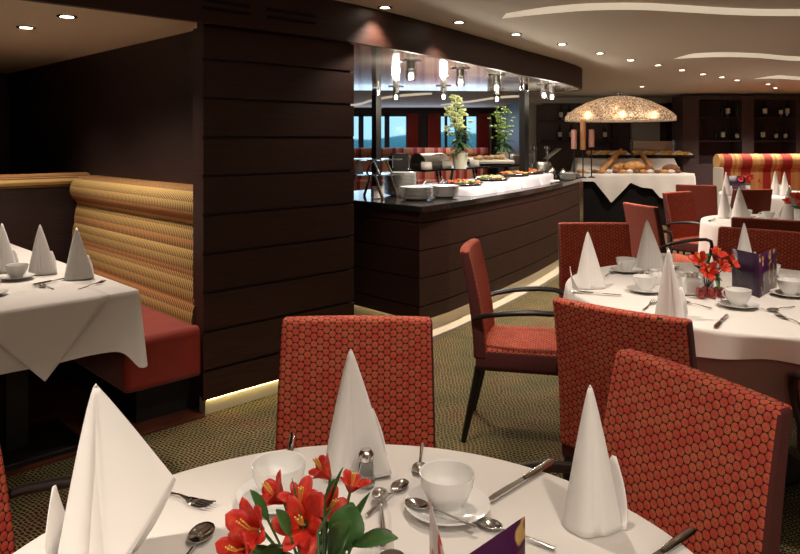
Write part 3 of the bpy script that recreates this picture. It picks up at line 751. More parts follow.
for p, y, zb, h_, m, lab in ((574,8.6,1.31,.235,'pinkcandle','left pink candle of the three at the buffet end'), (583,8.65,1.30,.36,'amber','tall amber candle in the middle of the three'), (591.5,8.7,1.33,.22,'pinkcandle','right pink candle of the three at the buffet end')):
    e = empty('candle_stand', ((p-400)/F*y, y, CT), 0, lab+', on a thin black holder', 'candle', 'candles at the buffet end')
    MB().lathe([(0,0),(.05,0),(.045,.01),(.008,.02),(.008,zb-CT-.012),(.04,zb-CT),(0,zb-CT)], n=14).build('holder', M['blackmatt'], e)
    MB().lathe([(0,zb-CT),(.035,zb-CT),(.035,zb-CT+h_),(0,zb-CT+h_+.004)], n=16).build('wax', M[m], e)

# ------------------------------------------------------------------ bread table and shell lamp
BY = 11.6
bt = empty('bread_table', (3.93, BY+.45, 0), 0, 'buffet table with black base at the back, under the shell lamp', 'table')
MB().box((0,0,.42),(1.75,.8,.80)).build('base', M['groove'], bt, smooth=False)
MB().box((0,0,.83),(1.93,.9,.03)).build('tabletop', M['wood'], bt)
for s in (-1,1): MB().box((s*.92,-.42,.41),(.05,.05,.82)).build('leg', M['steel'], bt)
def cloth_drop(name, X, Y, z, dropfn, label, cat, parent=None, loc=(0,0,0), m='cloth', fold=.012, nf=9, n=220, mat_=None, rz=0, group=None):
    """rectangular/round table cloth: perimeter callback gives points, dropfn(i/n) gives the hem height"""
    pass
def draped(peri, z, drop, label, cat, loc, fold=.012, freq=30, m='cloth', name='tablecloth', group=None, flare=.04, phase=0, rz=0, r0=.012):
    n = len(peri); rows = []
    cx = sum(p[0] for p in peri)/n; cy = sum(p[1] for p in peri)/n
    N = []
    for i in range(n):
        t = (Vector(peri[(i+1) % n])-Vector(peri[i-1])).normalized(); N.append(Vector((t.y, -t.x)))
    rows.append([(cx+(p[0]-cx)*.5, cy+(p[1]-cy)*.5, z) for p in peri])
    rows.append([(p[0]-q.x*r0, p[1]-q.y*r0, z) for p, q in zip(peri, N)])
    rows.append([(p[0]-q.x*r0*.3, p[1]-q.y*r0*.3, z-r0*.3) for p, q in zip(peri, N)])
    for t in (.06,.15,.3,.5,.7,.85,1):
        row = []
        for i, (p, q) in enumerate(zip(peri, N)):
            d = drop[i]*t; w_ = fold*t*math.sin(freq*2*PI*i/n+phase)+fold*.5*t*math.sin(freq*.37*2*PI*i/n)+flare*t*max(0, drop[i])
            row.append((p[0]+q.x*(w_+.003), p[1]+q.y*(w_+.003), z-r0*.6-d))
        rows.append(row)
    mb = MB(); mb.grid(rows, wrap=True); mb.add(rows[0], [tuple(range(n))])
    return tag(mb.build(name, M[m], loc=loc, ang=80, rz=rz), label, cat, group)
def rect_peri(x0, y0, x1, y1, n=50, r=.05):
    pts = []
    def side(a, b_):
        for k in range(n): pts.append((a[0]+(b_[0]-a[0])*k/n, a[1]+(b_[1]-a[1])*k/n))
    cs = [((x0+r,y0),(x1-r,y0),(x1-r,y0+r),-PI/2), ((x1,y0+r),(x1,y1-r),(x1-r,y1-r),0), ((x1-r,y1),(x0+r,y1),(x0+r,y1-r),PI/2), ((x0,y1-r),(x0,y0+r),(x0+r,y0+r),PI)]
    for a, b_, c, a0 in cs:
        side(a, b_)
        for k in range(6): t = a0+PI/2*k/6; pts.append((c[0]+r*math.cos(t), c[1]+r*math.sin(t)))
    return pts
pe = rect_peri(-.97,-.46,.97,.46)
dr_ = []
for x, y in pe:
    if y < -.45:
        xp = x+3.93; pxx = 400+xp/BY*F
        if pxx < 594: h = .12
        elif pxx < 611: h = .12+.36*(pxx-594)/17
        elif pxx < 630: h = .48-.34*(pxx-611)/19
        elif pxx < 641: h = .14+.08*(pxx-630)/11
        elif pxx < 652: h = .22+.02*(pxx-641)/11
        else: h = .24+.16*min(1,(pxx-652)/8)
        dr_.append(h)
    else: dr_.append(.42 if x > 0 else .16)
draped(pe, .862, dr_, 'white cloth with pointed front on the bread table', 'tablecloth', (3.93, BY+.45, 0), .012, 26)
rs = empty('cloth_riser', (3.93, BY+.66, .863), 0, 'white cloth-covered riser on the bread table', 'riser')
mb = MB(); mb.add([(-.9,-.22,0),(.9,-.22,0),(.9,.2,0),(-.9,.2,0),(-.84,-.1,.24),(.84,-.1,.24),(.84,.2,.24),(-.84,.2,.24)], [(0,1,2,3),(4,5,6,7),(0,1,5,4),(1,2,6,5),(2,3,7,6),(3,0,4,7)])
mb.build('riser', M['cloth'], rs, smooth=False, bevel=.02)
for x0, x1, lab, m in ((587,628,'left black tray of fruit and pastries on the riser','pastry'), (633,691,'right black tray of golden pastries on the riser','pastry')):
    xa, xb = px(x0,BY+.7), px(x1,BY+.7); xc = (xa+xb)/2
    t = empty('black_tray', (xc, BY+.7, 1.105), 0, lab, 'tray', 'black trays on the riser')
    MB().box((0,0,.012),(xb-xa,.28,.02), rx=.0).build('tray', M['black'], t, bevel=.006)
    MB().box((0,-.14,.03),(xb-xa,.012,.05)).build('rim', M['black'], t, bevel=.003)
    n = int((xb-xa)/.07)
    for k in range(n):
        for j in range(3):
            col = ('bread','pastry','pastry','label')[(k*3+j*5) % 4]; colour = ('brown','golden','golden','pale')[(k*3+j*5) % 4]
            tag(MB().ball((0,0,0), .05, sx=1.25, sz=.75, n=9).build('pastry', M[col], loc=(xa+.05+k*.07, BY+.62+j*.07, 1.105+.055+.02*j), rz=k+j), '%s pastry, %s row of the %s, %s from left' % (colour, ('front','middle','back')[j], lab.split(' of ')[0], ORD[k]), 'pastry', 'pastries on the '+lab.split(' of ')[0])
def loaf(p, L, r, rz, ry, m, label, sy=1):
    mb = MB(); n = 12
    path = [(L*(k/n-.5), 0, 0) for k in range(n+1)]; rr = [max(.004, r*math.sin(PI*(k/n)*.94+.1)**.45) for k in range(n+1)]
    mb.tube(path, rr, 12, flat=.75)
    o = mb.build('bread_loaf', M[m], loc=p, rz=rz); o.rotation_euler = (0, ry, rz)
    return tag(o, label, 'bread', 'breads on the bread table')
T = .868
loaf((px(612,BY+.25),BY+.36,1.05), .62,.065, .25, -.75,'bread','long baguette leaning up to the right, left of centre')
loaf((px(648.5,BY+.3),BY+.36,1.04), .5,.06, 2.9, -1.0,'bread','baguette leaning up to the left, right of centre')
loaf((px(634,BY+.2),BY+.2,T+.10), .36,.13, .1, 0,'bread','large golden round loaf at the centre of the bread table')
loaf((px(622,BY+.3),BY+.33,T+.09), .36,.10, .5, 0,'bread','golden loaf left of the large round loaf')
loaf((px(646,BY+.3),BY+.28,T+.06), .26,.08, .2, 0,'brownbread','small brown loaf right of the large round loaf')
loaf((px(671,BY+.2),BY+.2,T+.07), .28,.10, 0, 0,'brownbread','dark brown round loaf at the right of the bread table')
rc = -1
for k in range(15):
    q = 581+k*6.9
    rc += 1
    tag(MB().ball((0,0,0), .055, sx=1.4, sz=.62, n=9).build('bread_roll', M[('bread','label','brownbread')[k % 3]], loc=(px(q,BY+.1),BY+.08,T+.028), rz=k), 'bread roll in the front row on the bread table, %s from left' % ORD[rc], 'bread roll', 'rolls along the front of the bread table')
    tag(MB().ball((0,0,0), .05, sx=1.3, sz=.65, n=9).build('bread_roll', M[('pastry','bread','label')[k % 3]], loc=(px(q+2,BY+.26),BY+.26,T+.03), rz=k+1), 'bread roll in the second row on the bread table, %s from left' % ORD[rc], 'bread roll', 'rolls in the second row of the bread table') if not 596 < q < 652 and q < 664 else None
gb = empty('food_cover', (4.55, BY+1.02, 0), 0, 'grey metal cover panel with chrome ends behind the pastries', 'cover')
MB().box((0,0,.70),(.72,.04,1.40)).build('panel', M['brushed'], gb, bevel=.006)
for s in (-1,1): MB().box((s*.385,-.02,1.32),(.05,.06,.20)).build('bracket', M['steel'], gb, bevel=.006)
# shell lamp
LY = 12.1
sl = empty('shell_pendant_lamp', (px(619.5,LY), LY, 0), 0, 'wide glowing dome pendant lamp of shell pieces', 'pendant lamp')
R_ = 53/F*LY
zb, zt = H+22/F*LY, H+43/F*LY
prof = [(R_,zb-.035), (R_*1.0,zb+.02), (R_*.93,zb+.09), (R_*.80,zb+.17), (R_*.60,zb+.265), (R_*.38,zb+.335), (R_*.2,zb+.37), (0,zb+.375)]
mb = MB(); mb.lathe(prof, n=64); me_ = mb; me_.f = me_.f[1:] if False else [f for f in me_.f if len(f) == 4 or len(f) < 10]
me_.m = [0]*len(me_.f); me_.build('shade', M['shell'], sl, solid=.008)
MB().lathe([(R_*.995,zb-.055),(R_*1.005,zb-.035)], n=64).build('fringe', M['shell'], sl).data
MB().tube([(0,0,zb+.37),(0,0,ZC)], .012, 8).build('cord', M['blackmatt'], sl)
MB().lathe([(0,ZC),(.08,ZC),(.08,ZC-.02),(0,ZC-.03)], n=16).build('ceiling_mount', M['steel'], sl)
for a in (0, 2.1, 4.2):
    MB().ball((.35*math.cos(a), .35*math.sin(a), zb+.16), .04, n=10).build('bulb', M['bulb2'], sl)
for k in range(6): lamp('POINT', 'shell_lamp_light', (sl.location.x+.62*math.cos(k*PI/3+.3), LY+.62*math.sin(k*PI/3+.3), zb+.05), 7, (1,.82,.58), shadow_soft_size=.05)

# striped banquette at the right
bq = empty('striped_banquette', (px(719,10.8)+1.6, 10.8, 0), 0, 'high-backed orange and red striped banquette in front of the wine cabinet', 'sofa')
MB().box((0,.14,.55),(3.2,.20,.90)).build('backrest', M['stripe'], bq, bevel=.04)
mb = MB(); mb.tube([(-1.6,.10,1.08),(0,.10,1.08),(1.6,.10,1.08)], .12, 18, flat=1.05); mb.build('bolster', M['stripe'], bq, ang=80, bevel=.01)
MB().box((0,-.30,.23),(3.2,.6,.44)).build('seat', M['redseat'], bq, bevel=.04)
MB().box((-1.62,-.02,.5),(.03,.30,1.0)).build('end_panel', M['beige'], bq, bevel=.01)

# ------------------------------------------------------------------ booth
# bench backrest against the partition (faces -u)
bo = empty('booth_bench', uv(1.95,3.36), UANG, 'booth bench with ribbed gold back and red seat beside the wood pillar', 'bench')
LB = 1.84
def back_profile():
    P = []
    def arc(c, r, a0, a1, n, fx=1): return [(c[0]+r*fx*math.cos(a0+(a1-a0)*k/n), c[1]+r*math.sin(a0+(a1-a0)*k/n)) for k in range(n+1)]
    P += [(0,.44)]
    # front surface from seat up (x negative = towards sitter)
    segs = [(.45,.56,-.20,-.185),(.56,.70,-.185,-.165),(.70,.83,-.165,-.15),(.83,.965,-.15,-.13)]
    for z0, z1, x0, x1 in segs:
        for k in range(9):
            t = k/8; P.append((x0+(x1-x0)*t-.007*math.sin(PI*t)**.6, z0+(z1-z0)*t))
    P += arc((-.085,1.065), .098, -PI*.72, -PI*1.5, 16)
    P += [(0,1.163)]
    return P
pr = back_profile()
mb = MB(); mb.grid([[(x, y, z) for x, z in pr] for y in [LB*k/10 for k in range(11)]])
for y in (0, LB): mb.add([(x, y, z) for x, z in pr], [tuple(range(len(pr)))])
mb.build('backrest', M['booth'], bo, ang=50)
MB().box((-.29,LB/2-.03,.33),(.58,LB+.06,.26)).build('seat', M['redseat'], bo, bevel=.035)
MB().box((-.25,LB/2,.1),(.45,LB-.1,.2)).build('plinth', M['blackmatt'], bo, smooth=False)
# low partition with padded top at the far end
lp = empty('padded_partition', uv(1.97,5.28), UANG, 'low dark partition with an orange padded top behind the left table', 'partition')
MB().box((-1.6,.05,.54),(3.2,.06,1.08)).build('panel', M['wood_matte'], lp, smooth=False)
mb = MB(); mb.grid([[(x, .12+.13*math.cos(a), 1.125+.055*math.sin(a)) for a in [2*PI*k/16 for k in range(16)]] for x in (-3.2,-2,-1,0)], wrap=True); mb.build('padded_top', M['booth'], lp)

# ------------------------------------------------------------------ tables
def round_peri(R, n=180): return [(R*math.cos(2*PI*i/n), R*math.sin(2*PI*i/n)) for i in range(n)]
def pedestal(e, R):
    MB().lathe([(0,.70),(R,.70),(R,.735),(0,.735)], n=48).build('tabletop', M['wood'], e)
    MB().lathe([(0,.03),(.05,.03),(.05,.70),(0,.70)], n=16).build('pedestal', M['blackmatt'], e)
    MB().lathe([(0,0),(.25,0),(.25,.015),(.06,.035),(0,.035)], n=32).build('base', M['blackmatt'], e)
T1, T2, T4, T5 = (-.076,.97), (1.5,3.1), (3.15,5.7), (4.75,8.75)
R1, R2, R4, R5 = .587, .75, .65, .70
for (x, y), R, lab, cl, seed, dd in ((T1,R1,'round dining table nearest the camera','white cloth on the nearest round table',0,.28), (T2,R2,'round dining table at the right, in the middle distance','white cloth on the middle right round table',1,.10), (T4,R4,'round dining table behind the middle right one','white cloth on the second right round table',2,.30), (T5,R5,'round dining table in front of the striped banquette','white cloth on the table in front of the striped banquette',3,.28)):
    pedestal(empty('round_table', (x, y, 0), 0, lab+', under a white cloth', 'table', None), R-.03)
    pe = round_peri(R-.006); n = len(pe)
    if seed == 1: dr_ = [dd+.025*math.sin(2*PI*2*i/n+1.2)+.01*math.sin(2*PI*7*i/n) for i in range(n)]
    else: dr_ = [dd+.07*abs(math.sin(2*PI*2*i/n+seed))**2 for i in range(n)]
    draped(pe, .75, dr_, cl, 'tablecloth', (x, y, 0), (.016 if seed == 1 else .016), 17+seed, phase=seed, r0=.008)
pe = round_peri(R2-.055)
draped(pe, .742, [.27]*len(pe), 'longer taupe undercloth hanging below the white cloth of the middle right table', 'tablecloth', (T2[0], T2[1], 0), .008, 14, m='undercloth')
# left rectangular table
lt = empty('rectangular_table', uv(0,0), 0, 'rectangular booth table at the left, under a white cloth', 'table')
lt.location = uv(.95, 4.1); lt.rotation_euler.z = UANG
TW, TL = .80, 2.06
MB().box((0,0,.72),(TW-.04,TL-.04,.03)).build('tabletop', M['wood'], lt)
for s in (-1,1):
    MB().box((0,s*.6,.36),(.09,.09,.70)).build('post', M['blackmatt'], lt, smooth=False)
    MB().box((0,s*.6,.02),(.5,.4,.03)).build('foot', M['blackmatt'], lt, smooth=False, bevel=.005)
pe = rect_peri(-TW/2,-TL/2,TW/2,TL/2, 50, .03)
dr_ = []
for x, y in pe:
    cx_, cy_ = abs(abs(x)-TW/2), abs(abs(y)-TL/2)
    cr = math.exp(-((cx_+cy_)/.07)**2)
    dr_.append(.235+.11*cr)
draped(pe, .748, dr_, 'white cloth with a hanging corner on the left booth table', 'tablecloth', lt.location.copy(), .007, 11, rz=UANG, flare=.12)
# diagonal overlay (napperon): square turned 45 degrees over the table front end
ov = MB()
def tri_drop(y, w_, h_, zt):     # triangle hanging over the front (-y) edge
    rows = []
    for t in (0, .04, .12, .3, .5, .75, 1):
        hw = w_*(1-t); rows.append([(-.02+hw*s, y-.022-.02*t-.012*(1 if t > 0 else 0), zt-h_*t-(.0 if t == 0 else .004)) for s in [k/6 for k in range(-6, 7)]])
    return rows
rows = tri_drop(-TL/2, .27, .30, .752)
ov.grid([[(-.02+.27*k/6, -TL/2+.3, .752) for k in range(-6,7)], [(-.02+.27*k/6, -TL/2-.012, .752) for k in range(-6,7)]]+rows)
tag(ov.build('table_overlay', M['cloth'], loc=lt.location.copy(), rz=UANG, solid=.002, ang=80), 'white diagonal overlay cloth hanging in a point over the left table end', 'tablecloth')

# ------------------------------------------------------------------ chairs
def chair_fn(arms=True, plain=False):
    e = empty('dining_chair')
    # backrest: front/back discs, plum sides
    Wb, Wt = .228, .219
    def bp(t):   # centre line
        z = .40+.50*t; y = -.205-.075*t**1.6-.0*t; return y, z
    mb = MB(); n = 12; th = .032
    fr, bk = [], []
    nx = 8
    for i in range(n+1):
        t = i/n; y, z = bp(t); w_ = Wb+(Wt-Wb)*t; k = th*(1-.25*t)
        curve = lambda s: .018*(s*s)
        fr.append([(s*w_, y+k+curve(s), z) for s in [2*j/nx-1 for j in range(nx+1)]])
        bk.append([(s*w_, y-k+curve(s), z) for s in [2*j/nx-1 for j in range(nx+1)]])
    mb.grid(fr, 0); mb.grid(bk, 2 if plain else 0)
    mb.grid([fr[-1], bk[-1]], 0); mb.grid([fr[0], bk[0]], 1)
    mb.grid([[r[0] for r in fr], [r[0] for r in bk]], 1); mb.grid([[r[-1] for r in fr], [r[-1] for r in bk]], 1)
    o = mb.build('backrest', [M['disc'], M['plum'], M['maroon']], e)
    # weld shared borders
    bm = bmesh.new(); bm.from_mesh(o.data); bmesh.ops.remove_doubles(bm, verts=bm.verts, dist=1e-5); bmesh.ops.recalc_face_normals(bm, faces=bm.faces); bm.to_mesh(o.data); bm.free()
    o.data.set_sharp_from_angle(angle=math.radians(50))
    md = o.modifiers.new('bevel', 'BEVEL'); md.width = .012; md.segments = 3; md.limit_method = 'ANGLE'; md.angle_limit = math.radians(50); md.material = -1
    # seat
    sm = MB(); st = []
    for (x0, x1, y0, y1, z) in ((-.215,.215,-.20,.235,.345),(-.225,.225,-.21,.245,.36),(-.225,.225,-.21,.245,.435),(-.205,.205,-.20,.228,.455)):
        st.append([(x0,y0,z),(x1,y0,z),(x1,y1,z),(x0,y1,z)])
    for a, c, mi in ((0,1,1),(1,2,1),(2,3,0)): sm.grid([st[a], st[c]], mi, wrap=True)
    sm.add(st[0], [(3,2,1,0)], 1); sm.add(st[3], [(0,1,2,3)], 0)
    o = sm.build('seat', [M['disc2'], M['plum']], e)
    bm = bmesh.new(); bm.from_mesh(o.data); bmesh.ops.remove_doubles(bm, verts=bm.verts, dist=1e-5); bm.to_mesh(o.data); bm.free()
    md = o.modifiers.new('bevel', 'BEVEL'); md.width = .012; md.segments = 3; md.limit_method = 'ANGLE'
    for s in (-1, 1):
        MB().tube([(s*.195,-.195,.36),(s*.197,-.232,.18),(s*.20,-.27,0)], [.021,.018,.013], 8).build('leg', M['legwood'], e)
        MB().tube([(s*.195,.20,.36),(s*.197,.21,.18),(s*.20,.225,0)], [.021,.019,.013], 8).build('leg', M['legwood'], e)
        if not arms: continue
        pts = [(s*.225,-.225,.585),(s*.245,-.16,.610),(s*.262,-.06,.630),(s*.266,.06,.640),(s*.264,.15,.638),(s*.258,.20,.622),(s*.252,.215,.585),(s*.247,.205,.52),(s*.238,.18,.44),(s*.230,.165,.385)]
        MB().tube(pts, [.012,.015,.017,.017,.016,.016,.015,.014,.014,.015], 10, flat=.8).build('armrest', M['legwood'], e)
    return e
PC = Proto(chair_fn); PCN = Proto(lambda: chair_fn(False)); PCM = Proto(lambda: chair_fn(False, True)); PCA = Proto(lambda: chair_fn(True, True))
def chair(p, q, label, group='red dining chairs', P_=None):
    """p, q = plan points of the backrest top corners, chair faces to the left of p->q turned"""
    p, q = Vector(p), Vector(q); c = (p+q)/2; d = (q-p).normalized(); f = Vector((-d.y, d.x))
    rz = math.atan2(f.y, f.x)-PI/2
    loc = c+f*.275
    return (P_ or PC).put((loc.x, loc.y, 0), rz, label, 'chair', group)
def V(px_, py_, z=.9): p = gp(px_, py_, z); return (p.x, p.y)
chair((.09,2.06), (-.34,2.06), 'red disc-patterned chair behind the nearest table, facing the camera', P_=PCN)
chair(V(794,407), V(625,347), 'large red disc-patterned armchair at the right edge of the nearest table')
chair((-1.0,1.19), (-.93,1.61), 'red armchair cut off by the left edge, beside the nearest table') if False else None
chair((-.99,1.62), (-1.085,1.20), 'red armchair cut off by the left edge, beside the nearest table')
chair(V(552,298), V(690,321), 'red chair seen from behind, in front of the middle right table', P_=PCN)
chair((.385,3.70), (.29,3.28), 'red armchair seen from its side, standing alone in front of the buffet')
chair(V(628,222.5), V(557,222.5), 'red chair facing the camera at the far left of the middle table', P_=PCN)
chair(V(626,202.5), V(652,206.5), 'red armchair with plain back, turned sideways behind the middle table napkins', P_=PCA)
chair(V(694,190.5), V(657,193), 'orange-lit red armchair facing right beside the second right table')
chair(V(800,232), V(722,226.5), 'red chair facing the camera behind the purple menu on the middle table', P_=PCN)
chair(V(731,217), V(806,221), 'plain-backed red chair seen from behind between the two right round tables', P_=PCM)
PC.put((1.59, 2.17, 0), 0, 'red armchair at the right picture edge, only its black arm showing', 'chair', 'red dining chairs')
chair(V(676,184.3), V(716,185.5), 'dark red chair seen from behind near the bread table, left of a napkin tip', P_=PCM)
chair(V(730,189.5), V(777,189), 'dark red chair seen from behind in front of the striped banquette', P_=PCM)
chair(V(840,194), V(792,192), 'red armchair at the right edge behind the second right table')

# ------------------------------------------------------------------ napkins
def napkin_fn(kind):
    def fn():
        Hn = .25; n = 72; m_ = 22; rows = []
        p = {0: dict(R=.053, wing=.058, wa=0.0, lift=.50, ear=2.9), 1: dict(R=.058, wing=.035, wa=-.3, lift=.03, ear=1.0), 2: dict(R=.047, wing=.012, wa=-.6, lift=.0, ear=.2), 3: dict(R=.055, wing=.022, wa=-.2, lift=.0, ear=3.3)}[kind]
        for i in range(m_+1):
            t = i/m_; row = []
            for k in range(n):
                a = 2*PI*k/n
                r = p['R']*(1-t)**.86*(1+.06*math.sin(3*a+1.0)*(1-t))+.0018
                d = math.atan2(math.sin(a-p['wa']), math.cos(a-p['wa']))
                bmp = max(0, 1-abs(d)/.8)**1.6
                r += p['wing']*bmp*(1-t)
                # crease beside the wing
                d2 = math.atan2(math.sin(a-p['wa']+1.15), math.cos(a-p['wa']+1.15)); r *= 1-.22*math.exp(-(d2/.22)**2)*(1-t)**.5
                z = Hn*t
                z = z+(p['lift']*Hn*bmp)*(1-t)
                row.append((r*math.cos(a), r*.82*math.sin(a), z))
            rows.append(row)
        core = [[(p['R']*.95*(1-i/10)**.86*math.cos(2*PI*k/30), p['R']*.78*(1-i/10)**.86*math.sin(2*PI*k/30), Hn*i/10*.96) for k in range(30)] for i in range(10)]
        mb = MB(); mb.grid(core, wrap=True); mb.grid(rows, wrap=True); mb.add([(0,0,Hn+.004)]+rows[-1], [(0, k+1, (k+1) % n+1) for k in range(n)])
        # standing ear wrapped round one side
        er = []
        for i in range(9):
            t = i/8; row = []
            for k in range(13):
                s = k/12*2-1; a = p['ear']+s*(.85 if kind else .6)
                topz = .115*(1-abs(s-.25)/1.25)**1.2 if kind != 3 else .10*(1-abs(s+.2)/1.2)**1.1
                r = p['R']*1.06+(.010+.012*t+.006*s)*(1 if kind else .35)
                z = max(.0005, topz)*t
                row.append((r*math.cos(a), r*.86*math.sin(a), z))
            er.append(row)
        mb.grid(er)
        o = mb.build('napkin', M['napkin'], ang=70); md = o.modifiers.new('thick', 'SOLIDIFY'); md.thickness = .0018; md.offset = 1
        return o
    return fn
PN = {k: Proto(napkin_fn(k)) for k in range(4)}
TZ = .7515
def nap(k, x, y, rz, label, group, sc=1, z=TZ): PN[k].put((x, y, z), rz, label, 'napkin', group, sc)
G1, G2, G3, G4, G5 = 'napkins on the nearest table', 'napkins on the middle right table', 'napkins on the left booth table', 'napkins on the second right table', 'napkins on the table by the banquette'
nap(0, -.478, 1.10, -.1, 'tall white napkin cone with a wide wing at the left of the nearest table', G1, 1.12)
nap(1, -.10, 1.42, -.15, 'white napkin cone standing before the middle chair of the nearest table', G1, .96)
nap(2, .33, 1.215, .3, 'white napkin cone at the right of the nearest table, before the large red chair', G1, .955)
nap(3, .85, 3.17, 0, 'white napkin cone with a pointed ear at the far left of the middle table', G2)
nap(1, 1.27, 3.60, -.2, 'white napkin cone with a spread base at the back of the middle table', G2, 1.02)
nap(2, 1.005, 2.62, .2, 'white napkin cone close behind the chair back on the middle table', G2, 1.03)
nap(2, 1.72, 3.50, 0, 'white napkin cone behind the purple menu on the middle table', G2)
nap(2, 1.62, 2.62, 0, 'white napkin cone at the right edge of the picture on the middle table', G2) if False else None
for q_, y_, lab in ((76.5, 3.38, 'white napkin cone on the left table, nearest the booth seat'), (40, 3.50, 'white napkin cone on the left table, second from the booth seat'), (2, 3.55, 'white napkin cone cut by the left edge of the picture')):
    nap(1, (q_-400)/F*y_, y_, .1, lab, G3, .97)
for q_, y_, lab, k in ((724, 6.0, 'left white napkin of the pair at the left edge of the second right table', 2), (739, 5.75, 'right white napkin of the pair at the left edge of the second right table', 1), (789, 5.85, 'white napkin at the right of the second right table', 1)):
    nap(k, (q_-400)/F*y_, y_, .3, lab, G4, 1.12 if k == 1 else 1.1)
for q_, y_, lab in ((726, 8.4, 'thin white napkin tip rising between the two dark chair backs'), (775, 8.6, 'left napkin of the pair on the table by the banquette'), (784.5, 8.45, 'right napkin of the pair on the table by the banquette')):
    nap(2, (q_-400)/F*y_, y_, 0, lab, G5, 1.12)

# ------------------------------------------------------------------ crockery and cutlery
def cup_fn():
    e = empty('tea_cup')
    MB().lathe([(0,.004),(.022,.004),(.024,0),(.027,.0),(.026,.006),(.037,.020),(.047,.042),(.050,.062),(.0505,.064),(.048,.063),(.044,.042),(.034,.022),(.02,.010),(0,.009)], n=36).build('cup', M['china'], e)
    MB().tube([(0,.047,.05),(0,.062,.052),(0,.072,.042),(0,.068,.028),(0,.052,.020),(0,.036,.018)], .004, 8).build('handle', M['china'], e)
    return e
def saucer_fn():
    return MB().lathe([(0,.003),(.03,.003),(.032,0),(.038,.001),(.076,.014),(.0775,.0165),(.040,.006),(.03,.0055),(0,.0055)], n=40).build('saucer', M['china'])
PCU, PSA = Proto(cup_fn), Proto(saucer_fn)
def cup(x, y, rz, where, group, sc=1, z=TZ):
    PSA.put((x, y, z), 0, 'white saucer '+where, 'saucer', 'saucers '+group, sc)
    PCU.put((x, y, z+.006*sc), rz, 'white tea cup '+where, 'cup', 'cups '+group, sc)
def flatpath(pts, wid, zz, th=.0016):
    top = [[(x, -w_, z+th), (x, 0, z+th-.0), (x, w_, z+th)] for (x, w_, z) in zip(pts, wid, zz)]
    bot = [[(x, -w_, z), (x, 0, z), (x, w_, z)] for (x, w_, z) in zip(pts, wid, zz)]
    return top, bot
def spoon_fn(s=1):
    def fn():
        e = empty('teaspoon')
        hp = [(-.075*s,0,.004),(-.03*s,0,.006),(.0,0,.008),(.02*s,0,.004)]
        MB().tube(hp, [.0045*s,.003*s,.0022*s,.0028*s], 8, flat=.45).build('handle', M['steel'], e)
        mb = MB(); rows = []
        for i in range(7):
            r = i/6; rows.append([(.045*s+.024*s*r*math.cos(a), .0155*s*r*math.sin(a), .0015+.006*r*r) for a in [2*PI*k/20 for k in range(20)]])
        mb.grid(rows[1:], wrap=True); mb.add(rows[1], [tuple(range(20))]); mb.build('bowl', M['steel'], e, solid=.001, ang=80)
        return e
    return fn
def fork_fn():
    e = empty('fork')
    MB().tube([(-.09,0,.003),(-.03,0,.004),(.015,0,.008),(.04,0,.005)], [.0055,.004,.0025,.006], 8, flat=.35).build('handle', M['steel'], e)
    mb = MB()
    mb.grid([[(x, s*w_, z) for s in (-1,-.33,.33,1)] for x, w_, z in ((.035,.006,.006),(.045,.011,.004),(.058,.0125,.003))])
    for s in (-1,-.33,.33,1): mb.tube([(.056,s*.011,.003),(.075,s*.0115,.004),(.092,s*.011,.009)], [.0018,.0016,.0008], 6)
    mb.build('tines', M['steel'], e, solid=.001); return e
def knife_fn():
    e = empty('table_knife')
    MB().tube([(-.11,0,.007),(-.10,0,.007),(-.05,0,.007),(-.015,0,.007),(-.01,0,.007)], [.006,.0085,.0075,.006,.005], 10, flat=.7).build('handle', M['steel'], e)
    mb = MB(); mb.prism([(-.012,-.006),(.08,-.009),(.10,-.007),(.108,0),(.10,.005),(-.012,.006)], .005, .0075); mb.build('blade', M['steel'], e); return e
PSP, PFK, PKN = Proto(spoon_fn()), Proto(fork_fn), Proto(knife_fn)
PLS = Proto(spoon_fn(1.35))
def item(P, a, c, z, label, cat, group):
    """lay an item between two picture points on a table top (tail a -> head c)"""
    A, B = gp(a[0], a[1], z), gp(c[0], c[1], z); m = (A+B)/2; d = B-A
    return P.put((m.x, m.y, z), math.atan2(d.y, d.x), label, cat, group)
g = 'on the nearest table'
cup(.085, 1.262, .25, 'on the nearest table, between napkin and purple card', g)
cup(-.225, 1.30, .6, 'on the nearest table, partly behind the red flowers', g)
item(PFK, (150,489), (199,505), TZ, 'silver fork right of the winged napkin on the nearest table', 'fork', 'cutlery '+g)
item(PLS, (172,585), (203,534), TZ, 'large silver spoon at the left of the flowers', 'spoon', 'cutlery '+g)
item(PKN, (549,466), (491,503), TZ, 'silver knife at the right of the tea cup on the nearest table', 'knife', 'cutlery '+g)
item(PKN, (292,444), (287,474), TZ, 'silver knife left of the middle napkin on the nearest table', 'knife', 'cutlery '+g)
item(PSP, (422,446), (419,477), TZ, 'silver teaspoon right of the middle napkin on the nearest table', 'spoon', 'cutlery '+g)
item(PSP, (375,510), (400,488), TZ, 'silver teaspoon lying above the jam jars', 'spoon', 'cutlery '+g)
item(PSP, (383,530), (380,497), TZ+.004, 'silver teaspoon crossing another above the jam jars', 'spoon', 'cutlery '+g).location.z += .004
item(PSP, (455,521), (422,509), TZ+.012, 'silver teaspoon resting on the saucer beside the tea cup', 'spoon', 'cutlery '+g)
item(PSP, (530,542), (497,530), TZ, 'silver teaspoon partly under the purple card', 'spoon', 'cutlery '+g)
item(PKN, (677,545), (640,572), TZ, 'silver knife at the lower right edge of the nearest table', 'knife', 'cutlery '+g)
# salt shaker
e = empty('salt_shaker', gp(366,486,.75)+Vector((0,0,.0015)), 0, 'glass salt shaker with steel cap behind the red flowers', 'shaker')
MB().lathe([(0,0),(.017,0),(.018,.01),(.013,.045),(.012,.05),(0,.05)], n=16).build('glass', M['glass'], e)
MB().lathe([(.013,.048),(.015,.05),(.015,.062),(.010,.070),(0,.072)], n=16).build('cap', M['steel'], e)
